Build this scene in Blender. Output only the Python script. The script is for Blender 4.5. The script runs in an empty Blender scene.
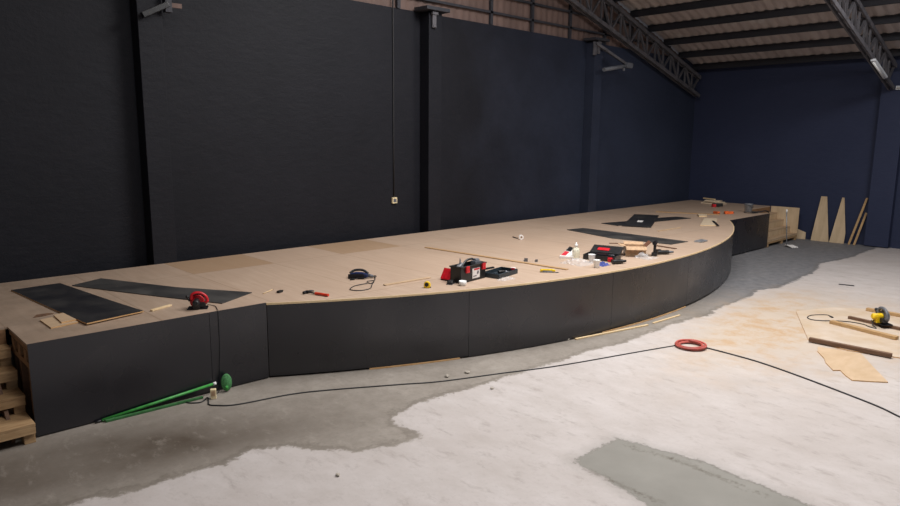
import bpy, bmesh, math, random
import numpy as np
from mathutils import Vector, Matrix
random.seed(7)
PI = math.pi
SC = bpy.context.scene
COL = SC.collection
D = 0.84            # height of the stage deck
WY = 9.65           # back wall plane
WX = 19.2           # end wall plane

# ------------------------------------------------------------------ materials
def srgb(r, g, b):
    def c(v):
        v /= 255.0
        return v / 12.92 if v <= 0.04045 else ((v + 0.055) / 1.055) ** 2.4
    return (c(r), c(g), c(b), 1.0)

class NT:
    def __init__(s, name):
        s.m = bpy.data.materials.new(name); s.m.use_nodes = True
        s.t = s.m.node_tree; s.b = s.t.nodes['Principled BSDF']
    def n(s, typ, **kw):
        o = s.t.nodes.new(typ)
        for k, v in kw.items():
            if k.startswith('i_'):
                key = k[2:]
                key = int(key) if key.isdigit() else key.replace('_', ' ')
                o.inputs[key].default_value = v
            else: setattr(o, k, v)
        return o
    def l(s, a, b): s.t.links.new(a, b)
    def coord(s, scale=(1, 1, 1), loc=(0, 0, 0), rot=(0, 0, 0)):
        tc = s.n('ShaderNodeTexCoord'); mp = s.n('ShaderNodeMapping')
        mp.inputs['Scale'].default_value = scale; mp.inputs['Location'].default_value = loc
        mp.inputs['Rotation'].default_value = rot
        s.l(tc.outputs['Object'], mp.inputs['Vector']); return mp.outputs['Vector']
    def noise(s, vec, scale, detail=4, rough=0.55):
        o = s.n('ShaderNodeTexNoise'); o.inputs['Scale'].default_value = scale
        o.inputs['Detail'].default_value = detail; o.inputs['Roughness'].default_value = rough
        s.l(vec, o.inputs['Vector']); return o.outputs['Fac']
    def math(s, op, a, b=None, clamp=False):
        o = s.n('ShaderNodeMath', operation=op, use_clamp=clamp)
        for i, v in enumerate((a, b)):
            if v is None: continue
            if isinstance(v, (int, float)): o.inputs[i].default_value = v
            else: s.l(v, o.inputs[i])
        return o.outputs[0]
    def rng(s, v, a, b, c=0.0, d=1.0):
        o = s.n('ShaderNodeMapRange'); s.l(v, o.inputs['Value'])
        for i, x in enumerate((a, b, c, d)): o.inputs[i + 1].default_value = x
        return o.outputs[0]
    def mix(s, f, a, b, mode='MIX'):
        o = s.n('ShaderNodeMix', data_type='RGBA', blend_type=mode)
        for k, v in ((0, f), (6, a), (7, b)):
            if isinstance(v, (int, float, tuple)): o.inputs[k].default_value = v
            else: s.l(v, o.inputs[k])
        return o.outputs[2]
    def bump(s, h, strength=0.3, dist=0.01):
        o = s.n('ShaderNodeBump'); o.inputs['Strength'].default_value = strength
        o.inputs['Distance'].default_value = dist
        s.l(h, o.inputs['Height']); s.l(o.outputs[0], s.b.inputs['Normal'])
    def attr(s, name):
        o = s.n('ShaderNodeAttribute', attribute_name=name); return o.outputs['Fac']

def plain(name, col, rough=0.5, metal=0.0, var=0.12, scale=25):
    k = NT(name); v = k.coord()
    f = k.noise(v, scale)
    c2 = tuple(min(1, x * (1 + 2.5 * var)) for x in col[:3]) + (1,)
    c1 = tuple(x * (1 - 2 * var) for x in col[:3]) + (1,)
    k.l(k.mix(k.rng(f, .3, .7), c1, c2), k.b.inputs['Base Color'])
    k.l(k.rng(f, .3, .7, max(.03, rough - .08), min(1, rough + .08)), k.b.inputs['Roughness'])
    k.b.inputs['Metallic'].default_value = metal
    return k.m

def wood(name, c1, c2, stretch=(1, 30, 30), rough=.65):
    k = NT(name); v = k.coord(stretch); f = k.noise(v, 1.5, 6, .6)
    g = k.noise(k.coord(), 3.0)
    c = k.mix(k.rng(f, .3, .7), c1, c2)
    c = k.mix(k.rng(g, .35, .75, 0, .35), c, tuple(x * .75 for x in c1[:3]) + (1,))
    k.l(c, k.b.inputs['Base Color']); k.b.inputs['Roughness'].default_value = rough
    k.bump(f, .15, .003); return k.m

M = {}
# plywood sheets of the deck: 1.15 x 2.3 sheets with seams and a tone per sheet
def deck_material():
    k = NT('deck_plywood'); tc = k.n('ShaderNodeTexCoord')
    sp = k.n('ShaderNodeSeparateXYZ'); k.l(tc.outputs['Object'], sp.inputs[0])
    u = k.math('DIVIDE', k.math('SUBTRACT', sp.outputs[0], 3.5), 1.15)
    w = k.math('DIVIDE', k.math('SUBTRACT', sp.outputs[1], 8.4), 2.3)
    iu = k.math('FLOOR', u); iw = k.math('FLOOR', w)
    cmb = k.n('ShaderNodeCombineXYZ'); k.l(iu, cmb.inputs[0]); k.l(iw, cmb.inputs[1])
    wn = k.n('ShaderNodeTexWhiteNoise', noise_dimensions='2D'); k.l(cmb.outputs[0], wn.inputs['Vector'])
    grain = k.noise(k.coord((14, 1.2, 1)), 1.6, 6, .62)
    blot = k.noise(k.coord((1, .6, 1)), 1.6, 3)
    c = k.mix(k.rng(grain, .3, .72), srgb(172, 148, 127), srgb(192, 170, 150))
    c = k.mix(k.rng(wn.outputs['Value'], 0, 1, 0, .55), c, srgb(186, 160, 138))
    c = k.mix(k.rng(blot, .4, .7, 0, .35), c, srgb(170, 145, 124))
    # two browner sheets along the wall
    row = k.math('COMPARE', iw, 0.0); k.t.nodes[-1].inputs[2].default_value = .1
    for cell in (0.0, 2.0):
        q = k.n('ShaderNodeMath', operation='COMPARE'); k.l(iu, q.inputs[0])
        q.inputs[1].default_value = cell; q.inputs[2].default_value = .1
        r = k.n('ShaderNodeMath', operation='COMPARE'); k.l(iw, r.inputs[0])
        r.inputs[1].default_value = 0.0; r.inputs[2].default_value = .1
        f = k.math('MULTIPLY', k.math('MULTIPLY', q.outputs[0], r.outputs[0]), .6)
        c = k.mix(f, c, srgb(160, 127, 92))
    # seams
    def edge(t):
        fr = k.math('FRACT', t); return k.math('MINIMUM', fr, k.math('SUBTRACT', 1.0, fr))
    su = k.rng(k.math('MULTIPLY', edge(u), 1.15), .003, .008, 1, 0)
    sw = k.rng(k.math('MULTIPLY', edge(w), 2.3), .003, .010, 1, 0)
    s_ = k.math('MAXIMUM', su, sw)
    c = k.mix(k.math('MULTIPLY', s_, .45), c, srgb(120, 92, 64))
    # light falloff painted into the scuffed, dirty deck end by the near steps
    dirt = k.noise(k.coord(), 4.5, 5, .65)
    near = k.rng(sp.outputs[0], 3.6, 1.4, 0, 1)
    c = k.mix(k.math('MULTIPLY', near, k.rng(dirt, .35, .7, .40, .70)), c, srgb(112, 98, 84))
    k.l(c, k.b.inputs['Base Color']); k.b.inputs['Roughness'].default_value = .55
    k.bump(grain, .08, .003); return k.m
M['deck'] = deck_material()
M['ply'] = wood('plywood', srgb(182, 154, 122), srgb(200, 174, 143), (1, 8, 8))
M['ply_pale'] = wood('pale_plywood', srgb(205, 184, 155), srgb(222, 203, 176), (2, 9, 9))
M['plyz'] = wood('upright_plywood', srgb(190, 164, 130), srgb(216, 192, 158), (5, 5, .8))
M['tanply'] = wood('tan_plywood', srgb(188, 160, 126), srgb(204, 178, 148), (2, 6, 6))
M['dusty'] = wood('dusty_plywood', srgb(190, 166, 136), srgb(206, 192, 178), (1.6, 1.6, 1.6))
M['pine'] = wood('pine', srgb(216, 186, 140), srgb(232, 208, 168), (2, 30, 30))
M['lath'] = wood('brown_lath', srgb(168, 132, 92), srgb(188, 154, 114), (30, 2, 30))
M['oldwood'] = wood('old_timber', srgb(150, 118, 82), srgb(190, 158, 118), (4, 25, 25))
M['darkwood'] = wood('dark_timber', srgb(92, 66, 48), srgb(124, 92, 68), (25, 3, 25))
M['tanwood'] = wood('tan_timber', srgb(168, 132, 88), srgb(194, 160, 114), (25, 3, 25))
M['framewood'] = wood('frame_timber', srgb(120, 88, 58), srgb(150, 114, 80), (4, 25, 25))
M['orangewood'] = wood('ply_edge', srgb(196, 150, 98), srgb(224, 184, 134), (3, 20, 20))

def black_paint():
    k = NT('black_skirt_paint')
    a = k.noise(k.coord((1, 1, 1)), 1.5, 2, .5); b = k.noise(k.coord((1, 1, .8), (3, 2, 1)), 3.4, 2)
    f = k.math('ADD', k.math('MULTIPLY', a, .6), k.math('MULTIPLY', b, .4))
    k.l(k.mix(k.rng(f, .35, .65), (.0045, .0047, .0095, 1), (.0090, .0091, .0140, 1)), k.b.inputs['Base Color'])
    k.l(k.rng(f, .35, .65, .22, .36), k.b.inputs['Roughness'])
    k.b.inputs['Specular IOR Level'].default_value = .8
    k.bump(k.noise(k.coord(), 1.6, 2), .10, .02)
    return k.m
M['skirt'] = black_paint()
def black_sheet(name, c1, c2):
    k = NT(name)
    a = k.noise(k.coord((1, 1, 1), (3, 1, 0)), 2.5, 5, .6)
    k.l(k.mix(k.rng(a, .35, .7), c1, c2), k.b.inputs['Base Color'])  # lighter patches put the sheets' grey reflections into the colour
    k.l(k.rng(a, .35, .65, .36, .55), k.b.inputs['Roughness']); return k.m
M['bsheet'] = black_sheet('black_sheet_paint', (.014, .014, .017, 1), (.036, .034, .033, 1))
M['gsheet'] = black_sheet('sheen_black_sheet_paint', (.034, .033, .033, 1), (.072, .068, .063, 1))  # black raised to grey for the sheen on the strips

def wall_material(name, c1, c2, rough=.62, far=None):
    k = NT(name)
    a = k.noise(k.coord(), .9, 5, .6); b = k.noise(k.coord((1, 1, 2.2), (5, 2, 1)), 5.0, 6, .65)
    f = k.math('ADD', k.math('MULTIPLY', a, .6), k.math('MULTIPLY', b, .4))
    c = k.mix(k.rng(f, .33, .67), c1, c2)
    if far:   # bluish haze veil of the far end mixed into the wall colour
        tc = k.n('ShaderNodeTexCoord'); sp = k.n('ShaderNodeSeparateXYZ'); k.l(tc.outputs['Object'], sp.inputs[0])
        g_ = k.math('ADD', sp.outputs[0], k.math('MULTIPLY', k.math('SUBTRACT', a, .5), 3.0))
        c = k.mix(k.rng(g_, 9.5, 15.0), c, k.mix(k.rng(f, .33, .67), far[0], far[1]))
    k.l(c, k.b.inputs['Base Color'])
    k.b.inputs['Roughness'].default_value = rough
    k.b.inputs['Specular IOR Level'].default_value = .25
    fine = k.noise(k.coord((1, 1, 1)), 18, 5, .7)
    k.bump(k.math('ADD', fine, k.math('MULTIPLY', b, 2.0)), .35, .01); return k.m
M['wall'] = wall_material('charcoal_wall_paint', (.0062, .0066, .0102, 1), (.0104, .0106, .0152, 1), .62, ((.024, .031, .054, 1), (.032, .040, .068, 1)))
M['navy'] = wall_material('navy_haze_wall_paint', (.0240, .0310, .066, 1), (.0300, .0375, .076, 1))  # navy paint lightened and blued to carry the far haze
def roof_material():
    k = NT('weathered_roof_sheet')
    a = k.noise(k.coord((.5, 2.5, 1)), 1.4, 5, .65)
    c = k.mix(k.rng(a, .3, .7), srgb(168, 156, 152), srgb(196, 184, 178))
    b = k.noise(k.coord((.9, .5, 1), (1.3, .2, 0)), .9, 4, .6)
    c = k.mix(k.rng(b, .60, .70, 0, .8), c, srgb(196, 193, 190))
    k.l(c, k.b.inputs['Base Color']); k.b.inputs['Roughness'].default_value = .7; return k.m
M['roof'] = roof_material()
def rust_material():
    k = NT('rusty_gable_sheet')
    a = k.noise(k.coord((2.5, 1, .6)), 1.6, 5, .65)
    c = k.mix(k.rng(a, .3, .7), srgb(92, 74, 68), srgb(120, 98, 90))
    k.l(c, k.b.inputs['Base Color']); k.b.inputs['Roughness'].default_value = .75; return k.m
M['rust'] = rust_material()
M['steel'] = plain('dark_steel', srgb(50, 50, 56), .6, .1)
M['truss'] = plain('truss_steel', srgb(88, 86, 90), .6, .1, .15, 6)
M['purlin'] = plain('purlin_steel', srgb(36, 36, 42), .6, .1)
M['lampwhite'] = plain('lamp_housing_white', srgb(215, 218, 222), .4, 0, .03)
M['lampgrey'] = plain('dull_lamp_metal', srgb(96, 98, 104), .5)
M['galv'] = plain('galvanised_metal', srgb(150, 152, 156), .4, .5)

def floor_material():
    k = NT('concrete_floor')
    v = k.coord()
    n1 = k.noise(v, 1.3, 6, .6); n2 = k.noise(v, 7.0, 6, .65); n3 = k.noise(k.coord((1, 1, 1), (9, 4, 0)), .55, 4, .6)
    streak = k.noise(k.coord((1.5, .9, 1), (0, 0, 0), (0, 0, .5)), 2.0, 7, .68)
    # grey concrete
    grey = k.mix(k.rng(n1, .3, .7), srgb(134, 126, 117), srgb(156, 148, 139))
    grey = k.mix(k.rng(n2, .40, .70, 0, .45), grey, srgb(116, 108, 98))
    dirt = k.attr('dirt')
    grey = k.mix(k.math('MULTIPLY', dirt, k.rng(n1, .3, .65, .45, 1)), grey, srgb(84, 74, 64))
    asph = k.attr('asph')
    dark = k.mix(k.rng(n2, .35, .7), srgb(108, 108, 111), srgb(132, 131, 132))
    grey = k.mix(asph, grey, dark)
    # white dusty coat
    white = k.mix(k.rng(streak, .3, .72), srgb(176, 168, 163), srgb(194, 187, 184))
    white = k.mix(k.rng(n3, .40, .70, 0, .35), white, srgb(170, 160, 154))
    white = k.mix(k.rng(n2, .58, .75, 0, .30), white, srgb(154, 144, 137))
    fine = k.noise(k.coord((1, 1, 1), (4, 4, 0)), 24, 6, .7)
    scuff = k.noise(k.coord((2.2, 1, 1), (1, 0, 0), (0, 0, -.7)), 3.2, 7, .74)
    white = k.mix(k.rng(scuff, .54, .68, 0, .55), white, srgb(148, 139, 133))
    white = k.mix(k.rng(fine, .55, .75, 0, .35), white, srgb(150, 142, 136))
    grey = k.mix(k.rng(fine, .52, .75, 0, .40), grey, srgb(98, 92, 84))
    grey = k.mix(k.rng(scuff, .55, .70, 0, .40), grey, srgb(168, 160, 150))
    jag0 = k.math('MULTIPLY', k.math('SUBTRACT', fine, .5), .14)
    jag1 = k.math('ADD', k.math('MULTIPLY', k.math('SUBTRACT', n2, .5), .22), k.math('MULTIPLY', k.math('SUBTRACT', n1, .5), .28))
    jag = k.math('ADD', jag0, jag1)
    sd = k.attr('coat')
    wf = k.rng(k.math('ADD', sd, jag), -.018, .018)
    rim = k.rng(k.math('ABSOLUTE', k.math('ADD', k.math('ADD', sd, jag), .05)), .0, .05, .35, 0)
    grey = k.mix(rim, grey, srgb(92, 84, 74))
    c = k.mix(wf, grey, white)
    # saw dust
    sw = k.attr('dust')
    dn = k.noise(k.coord((1, 1, 1), (2, 7, 0)), 2.4, 7, .7)
    base = k.math('MULTIPLY', k.math('MULTIPLY', sw, .7), wf)
    c = k.mix(base, c, srgb(192, 174, 152))
    c = k.mix(k.math('MULTIPLY', sw, k.rng(dn, .46, .62, 0, .8)), c, srgb(182, 150, 114))
    # filled trench
    pd = k.math('ADD', k.math('ADD', k.attr('patch'), k.math('MULTIPLY', jag0, .8)), k.math('MULTIPLY', k.math('SUBTRACT', n2, .5), .12))
    pf = k.rng(pd, -.012, .012)
    pc = k.mix(k.rng(n1, .3, .7), srgb(132, 129, 122), srgb(146, 143, 136))
    outer = k.rng(pd, -.15, -.02, 0, .5)
    c = k.mix(outer, c, srgb(160, 154, 149))
    c = k.mix(pf, c, pc)
    crk = k.math('MULTIPLY', k.rng(k.math('ABSOLUTE', k.math('SUBTRACT', pd, .005)), 0, .022, 1, 0), k.rng(n1, .38, .55, .25, 1))
    c = k.mix(k.math('MULTIPLY', crk, .45), c, srgb(84, 78, 68))
    cd_ = k.math('ADD', k.attr('crack'), k.math('ADD', k.math('MULTIPLY', jag0, 1.2), k.math('MULTIPLY', k.math('SUBTRACT', n2, .5), .12)))
    ck = k.math('MULTIPLY', k.rng(k.math('ABSOLUTE', cd_), .005, .045, 1, 0), k.rng(n2, .38, .62, .15, .9))
    c = k.mix(ck, c, srgb(88, 80, 68))
    k.l(c, k.b.inputs['Base Color'])
    k.l(k.rng(wf, 0, 1, .62, .8), k.b.inputs['Roughness'])
    k.b.inputs['Specular IOR Level'].default_value = .3
    k.bump(k.math('ADD', n2, k.math('MULTIPLY', wf, .6)), .25, .012)
    return k.m
M['floor'] = floor_material()

M['black_plastic'] = plain('black_plastic', (.012, .012, .013, 1), .42)
M['grey_plastic'] = plain('grey_plastic', srgb(96, 98, 104), .45)
M['teal_plastic'] = plain('dark_teal_plastic', srgb(34, 46, 54), .45)
M['red_plastic'] = plain('red_plastic', srgb(196, 26, 38), .4)
M['redorange'] = plain('orange_red_plastic', srgb(214, 62, 36), .45)
M['orange'] = plain('orange_plastic', srgb(226, 104, 48), .5)
M['yellow'] = plain('yellow_plastic', srgb(232, 190, 20), .42)
M['blue_plastic'] = plain('dark_blue_plastic', srgb(30, 42, 82), .4)
M['blue_glove'] = plain('blue_fabric', srgb(62, 74, 140), .8)
M['metal'] = plain('brushed_metal', srgb(150, 152, 158), .32, .9)
M['darkmetal'] = plain('dark_metal', srgb(44, 44, 48), .4, .7)
M['white_plastic'] = plain('white_plastic', srgb(230, 230, 228), .45, 0, .03)
M['paper'] = plain('white_paper', srgb(226, 222, 218), .8, 0, .03)
M['green'] = plain('green_plastic', srgb(62, 148, 66), .45)
M['green_pad'] = plain('green_bristles', srgb(66, 122, 72), .85, 0, .25, 90)
M['cable'] = plain('black_cable_rubber', (.016, .016, .018, 1), .55)
M['redhose'] = plain('red_rubber_hose', srgb(172, 82, 72), .5, 0, .15, 8)
M['cardboard'] = plain('brown_cardboard', srgb(182, 150, 118), .8)
M['cardshade'] = plain('shaded_cardboard_flap', srgb(112, 72, 52), .85)  # shade on the raised flap put into a darker cardboard
M['stone'] = plain('concrete_crumb', srgb(170, 162, 150), .9)
M['label_red'] = plain('red_label_print', srgb(200, 44, 58), .6, 0, .04)
M['beige'] = plain('beige_plastic', srgb(222, 204, 164), .5)
def film(name, alpha, col):
    k = NT(name); k.b.inputs['Base Color'].default_value = col
    k.b.inputs['Alpha'].default_value = alpha; k.b.inputs['Roughness'].default_value = .18
    f = k.noise(k.coord(), 30, 4); k.bump(f, .8, .01); return k.m
M['film'] = film('clear_plastic_film', .26, (.80, .82, .85, 1))
M['bottle'] = film('pale_bottle_plastic', .65, (.86, .84, .66, 1))

# ------------------------------------------------------------------ mesh builder
class MB:
    def __init__(s): s.bm = bmesh.new()
    def box(s, c, size, rot=None, mi=0):
        x, y, z = (v / 2 for v in size)
        R = rot if rot is not None else Matrix.Identity(3)
        c = Vector(c)
        vs = [s.bm.verts.new(c + R @ Vector((a, b, d))) for d in (-z, z) for a, b in ((-x, -y), (x, -y), (x, y), (-x, y))]
        for f in ((3, 2, 1, 0), (4, 5, 6, 7), (0, 1, 5, 4), (1, 2, 6, 5), (2, 3, 7, 6), (3, 0, 4, 7)):
            s.bm.faces.new([vs[i] for i in f]).material_index = mi
        return s
    def bar(s, p0, p1, w, h, up=(0, 0, 1), mi=0):
        p0, p1 = Vector(p0), Vector(p1); d = (p1 - p0); L = d.length; d.normalize()
        u = Vector(up)
        if abs(d.dot(u)) > .98: u = Vector((0, 1, 0))
        sd = d.cross(u).normalized(); u2 = sd.cross(d)
        R = Matrix((d, sd, u2)).transposed()
        return s.box((p0 + p1) / 2, (L, w, h), R, mi)
    def prism(s, pts, z0, z1, mi=0, mtop=None):
        n = len(pts)
        a = sum(pts[i][0] * pts[(i + 1) % n][1] - pts[(i + 1) % n][0] * pts[i][1] for i in range(n))
        if a < 0: pts = pts[::-1]
        lo = [s.bm.verts.new((p[0], p[1], z0)) for p in pts]; hi = [s.bm.verts.new((p[0], p[1], z1)) for p in pts]
        s.bm.faces.new(lo[::-1]).material_index = mi
        s.bm.faces.new(hi).material_index = mi if mtop is None else mtop
        for i in range(n):
            j = (i + 1) % n
            s.bm.faces.new((lo[i], lo[j], hi[j], hi[i])).material_index = mi
        return s
    def slab(s, q, th, zf, nu=16, nv=6, mi=0, mtop=1):
        # a bent sheet over quad q, resting height zf(u, v)
        q = [Vector((p[0], p[1], 0)) for p in q]
        def P(u, v): return (q[0] * (1 - u) + q[1] * u) * (1 - v) + (q[3] * (1 - u) + q[2] * u) * v
        lo = [[None] * (nv + 1) for _ in range(nu + 1)]; hi = [[None] * (nv + 1) for _ in range(nu + 1)]
        for i in range(nu + 1):
            for j in range(nv + 1):
                p = P(i / nu, j / nv); z = zf(i / nu, j / nv)
                lo[i][j] = s.bm.verts.new((p.x, p.y, z)); hi[i][j] = s.bm.verts.new((p.x, p.y, z + th))
        def F(vs, m): s.bm.faces.new(vs).material_index = m
        for i in range(nu):
            for j in range(nv):
                F((hi[i][j], hi[i + 1][j], hi[i + 1][j + 1], hi[i][j + 1]), mtop)
                F((lo[i][j], lo[i][j + 1], lo[i + 1][j + 1], lo[i + 1][j]), mi)
        for i in range(nu):
            F((lo[i][0], lo[i + 1][0], hi[i + 1][0], hi[i][0]), mi); F((lo[i + 1][nv], lo[i][nv], hi[i][nv], hi[i + 1][nv]), mi)
        for j in range(nv):
            F((lo[0][j + 1], lo[0][j], hi[0][j], hi[0][j + 1]), mi); F((lo[nu][j], lo[nu][j + 1], hi[nu][j + 1], hi[nu][j]), mi)
        return s
    def tube(s, path, r, n=8, closed=False, mi=0):
        P = [Vector(p) for p in path]; m = len(P); rings = []
        prev = None
        for i in range(m):
            if closed: t = P[(i + 1) % m] - P[i - 1]
            else: t = P[min(i + 1, m - 1)] - P[max(i - 1, 0)]
            t.normalize()
            a = prev if prev is not None else (Vector((0, 0, 1)) if abs(t.z) < .9 else Vector((1, 0, 0)))
            a = (a - t * a.dot(t)).normalized(); prev = a; b = t.cross(a)
            rr = r[i] if isinstance(r, (list, tuple)) else r
            rings.append([s.bm.verts.new(P[i] + (a * math.cos(2 * PI * k / n) + b * math.sin(2 * PI * k / n)) * rr) for k in range(n)])
        for i in range(m if closed else m - 1):
            A, B = rings[i], rings[(i + 1) % m]
            for k in range(n):
                f = s.bm.faces.new((A[k], A[(k + 1) % n], B[(k + 1) % n], B[k])); f.smooth = True; f.material_index = mi
        if not closed:
            s.bm.faces.new(rings[0][::-1]).material_index = mi; s.bm.faces.new(rings[-1]).material_index = mi
        return s
    def cyl(s, p0, p1, r0, r1=None, n=16, mi=0):
        return s.tube([p0, p1], [r0, r0 if r1 is None else r1], n, mi=mi)
    def lathe(s, prof, c=(0, 0, 0), n=20, mi=0):
        # prof: (radius, z) from bottom to top
        c = Vector(c); rings = []
        for r, z in prof:
            rings.append([s.bm.verts.new(c + Vector((r * math.cos(2 * PI * k / n), r * math.sin(2 * PI * k / n), z))) for k in range(n)])
        for A, B in zip(rings, rings[1:]):
            for k in range(n):
                f = s.bm.faces.new((A[k], A[(k + 1) % n], B[(k + 1) % n], B[k])); f.smooth = True; f.material_index = mi
        if prof[0][0] > 1e-4: s.bm.faces.new(rings[0][::-1]).material_index = mi
        if prof[-1][0] > 1e-4: s.bm.faces.new(rings[-1]).material_index = mi
        return s
    def side(s, pts, y0, y1, mi=0):
        # profile in x-z extruded along y
        lo = [s.bm.verts.new((p[0], y0, p[1])) for p in pts]; hi = [s.bm.verts.new((p[0], y1, p[1])) for p in pts]
        n = len(pts)
        s.bm.faces.new(lo).material_index = mi; s.bm.faces.new(hi[::-1]).material_index = mi
        for i in range(n):
            j = (i + 1) % n; s.bm.faces.new((lo[j], lo[i], hi[i], hi[j])).material_index = mi
        return s
    def build(s, name, mat, parent=None, loc=(0, 0, 0), rot=(0, 0, 0), bevel=0.0, seg=2, smooth=False):
        bm = s.bm
        bmesh.ops.recalc_face_normals(bm, faces=bm.faces[:])
        if bevel > 0:
            es = [e for e in bm.edges if len(e.link_faces) == 2 and e.calc_face_angle(0) > .6]
            bmesh.ops.bevel(bm, geom=es, offset=bevel, segments=seg, affect='EDGES', profile=.6, clamp_overlap=True)
        me = bpy.data.meshes.new(name); bm.to_mesh(me); bm.free()
        for mm in (mat if isinstance(mat, (list, tuple)) else [mat]): me.materials.append(mm)
        if smooth:
            for p in me.polygons: p.use_smooth = True
        o = bpy.data.objects.new(name, me); COL.objects.link(o)
        o.location = loc; o.rotation_euler = rot
        if parent is not None: o.parent = parent
        return o

def tag(o, label=None, cat=None, group=None, kind=None):
    if label: o['label'] = label
    if cat: o['category'] = cat
    if group: o['group'] = group
    if kind: o['kind'] = kind
    return o
def thing(name, label, cat, loc=(0, 0, 0), rz=0.0, group=None, rot=None):
    o = bpy.data.objects.new(name, None); COL.objects.link(o); o.empty_display_size = .1
    o.location = loc; o.rotation_euler = rot if rot else (0, 0, rz)
    return tag(o, label, cat, group)
def struct(o, label=None): return tag(o, label=label, kind='structure')
def rotz(a): return Matrix.Rotation(a, 3, 'Z')
def spline(pts, k=8, closed=False):
    P = [Vector(p) for p in pts]; n = len(P); out = []
    for i in range(n if closed else n - 1):
        a, b, c, d = (P[(i - 1) % n], P[i], P[(i + 1) % n], P[(i + 2) % n]) if closed else (P[max(i - 1, 0)], P[i], P[i + 1], P[min(i + 2, n - 1)])
        for j in range(k):
            t = j / k
            out.append(.5 * ((2 * b) + (c - a) * t + (2 * a - 5 * b + 4 * c - d) * t * t + (3 * b - a - 3 * c + d) * t ** 3))
    if not closed: out.append(P[-1])
    return out

# ------------------------------------------------------------------ setting
WHITE = [(-3, 5.9), (.2, 5.35), (1.038, 5.103), (1.429, 4.963), (1.844, 4.898), (2.235, 4.865), (2.432, 4.96), (2.737, 4.788), (2.953, 4.512), (3.105, 4.296),
         (3.358, 4.213), (3.698, 4.108), (3.754, 4.278), (3.705, 4.557), (3.864, 4.721), (4.180, 4.763), (4.835, 4.712), (5.245, 4.658),
         (5.970, 4.612), (6.559, 4.616), (7.355, 4.490), (8.921, 4.484), (9.570, 4.421), (10.466, 4.438), (11.292, 4.431), (11.899, 4.594),
         (12.348, 4.407), (13.586, 4.466), (14.722, 4.514), (15.546, 4.75), (16.809, 4.522), (19.061, 4.55), (21, 4.3), (21, -8), (-3, -8)]
PATCH = [(4.275, 2.995), (4.444, 3.006), (4.940, 2.986), (4.977, 2.790), (5.062, 2.289), (5.028, 1.792), (4.984, 1.3), (4.95, .9), (4.1, .9), (4.116, 1.825), (4.128, 2.206), (4.274, 2.726)]
def sdf(X, Y, poly):
    d = np.full(X.shape, 1e9); ins = np.zeros(X.shape, bool); n = len(poly)
    for i in range(n):
        ax, ay = poly[i]; bx, by = poly[(i + 1) % n]
        ex, ey = bx - ax, by - ay
        t = np.clip(((X - ax) * ex + (Y - ay) * ey) / (ex * ex + ey * ey), 0, 1)
        d = np.minimum(d, np.hypot(X - ax - t * ex, Y - ay - t * ey))
        cond = ((ay > Y) != (by > Y))
        if by != ay: ins ^= cond & (X < (bx - ax) * (Y - ay) / (by - ay) + ax)
    return np.where(ins, d, -d)
CRACK = [[(4.884, 2.851), (4.874, 2.682), (4.931, 2.458), (4.936, 2.312), (4.912, 2.100), (4.896, 1.915), (4.900, 1.712)], [(4.251, 2.835), (4.253, 2.702), (4.237, 2.548), (4.235, 2.350), (4.218, 2.164)]]
def polydist(X, Y, pl):
    d = np.full(X.shape, 1e9)
    for (ax, ay), (bx, by) in zip(pl, pl[1:]):
        ex, ey = bx - ax, by - ay
        t = np.clip(((X - ax) * ex + (Y - ay) * ey) / (ex * ex + ey * ey), 0, 1)
        d = np.minimum(d, np.hypot(X - ax - t * ex, Y - ay - t * ey))
    return d
def gauss(X, Y, cx, cy, sx, sy, a=0.0):
    dx, dy = X - cx, Y - cy; c, s = math.cos(a), math.sin(a)
    return np.exp(-(((dx * c + dy * s) / sx) ** 2 + ((-dx * s + dy * c) / sy) ** 2))
def build_floor():
    xs = np.concatenate([np.linspace(-6, -1, 20, endpoint=False), np.arange(-1, 19.3, .075)]); ys = np.concatenate([np.linspace(-8, 0, 30, endpoint=False), np.arange(0, 9.8, .065)])
    X, Y = np.meshgrid(xs, ys); nx, ny = len(xs), len(ys)
    co = np.stack([X.ravel(), Y.ravel(), np.zeros(X.size)], 1)
    i, j = np.meshgrid(np.arange(nx - 1), np.arange(ny - 1)); a = (j * nx + i).ravel()
    faces = np.stack([a, a + 1, a + nx + 1, a + nx], 1)
    me = bpy.data.meshes.new('floor')
    me.vertices.add(len(co)); me.vertices.foreach_set('co', co.ravel().astype('f'))
    me.loops.add(faces.size); me.loops.foreach_set('vertex_index', faces.ravel().astype('i'))
    me.polygons.add(len(faces)); me.polygons.foreach_set('loop_start', (np.arange(len(faces)) * 4).astype('i'))
    me.update(); me.validate()
    def put(n, v):
        at = me.attributes.new(n, 'FLOAT', 'POINT'); at.data.foreach_set('value', v.ravel().astype('f'))
    put('coat', sdf(X, Y, WHITE)); put('patch', sdf(X, Y, PATCH))
    put('dust', np.clip(1.15 * gauss(X, Y, 10.2, 2.9, 1.9, .95, .1) + .7 * gauss(X, Y, 8.8, 3.7, 1.6, .55, .2) + .45 * gauss(X, Y, 11.2, 4.0, 1.4, .5), 0, 1))
    put('dirt', np.clip(1.25 * gauss(X, Y, 1.3, 5.75, 1.4, .5, -.2) + .5 * gauss(X, Y, 2.6, 5.2, .8, .25, -.3), 0, 1))
    put('asph', np.clip((X - 9.5) / 2.5, 0, 1))
    put('crack', np.minimum(polydist(X, Y, CRACK[0]), polydist(X, Y, CRACK[1])))
    me.materials.append(M['floor'])
    o = bpy.data.objects.new('floor', me); COL.objects.link(o)
    struct(o, 'concrete floor, grey by the stage and white with dust in front')
build_floor()

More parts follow.
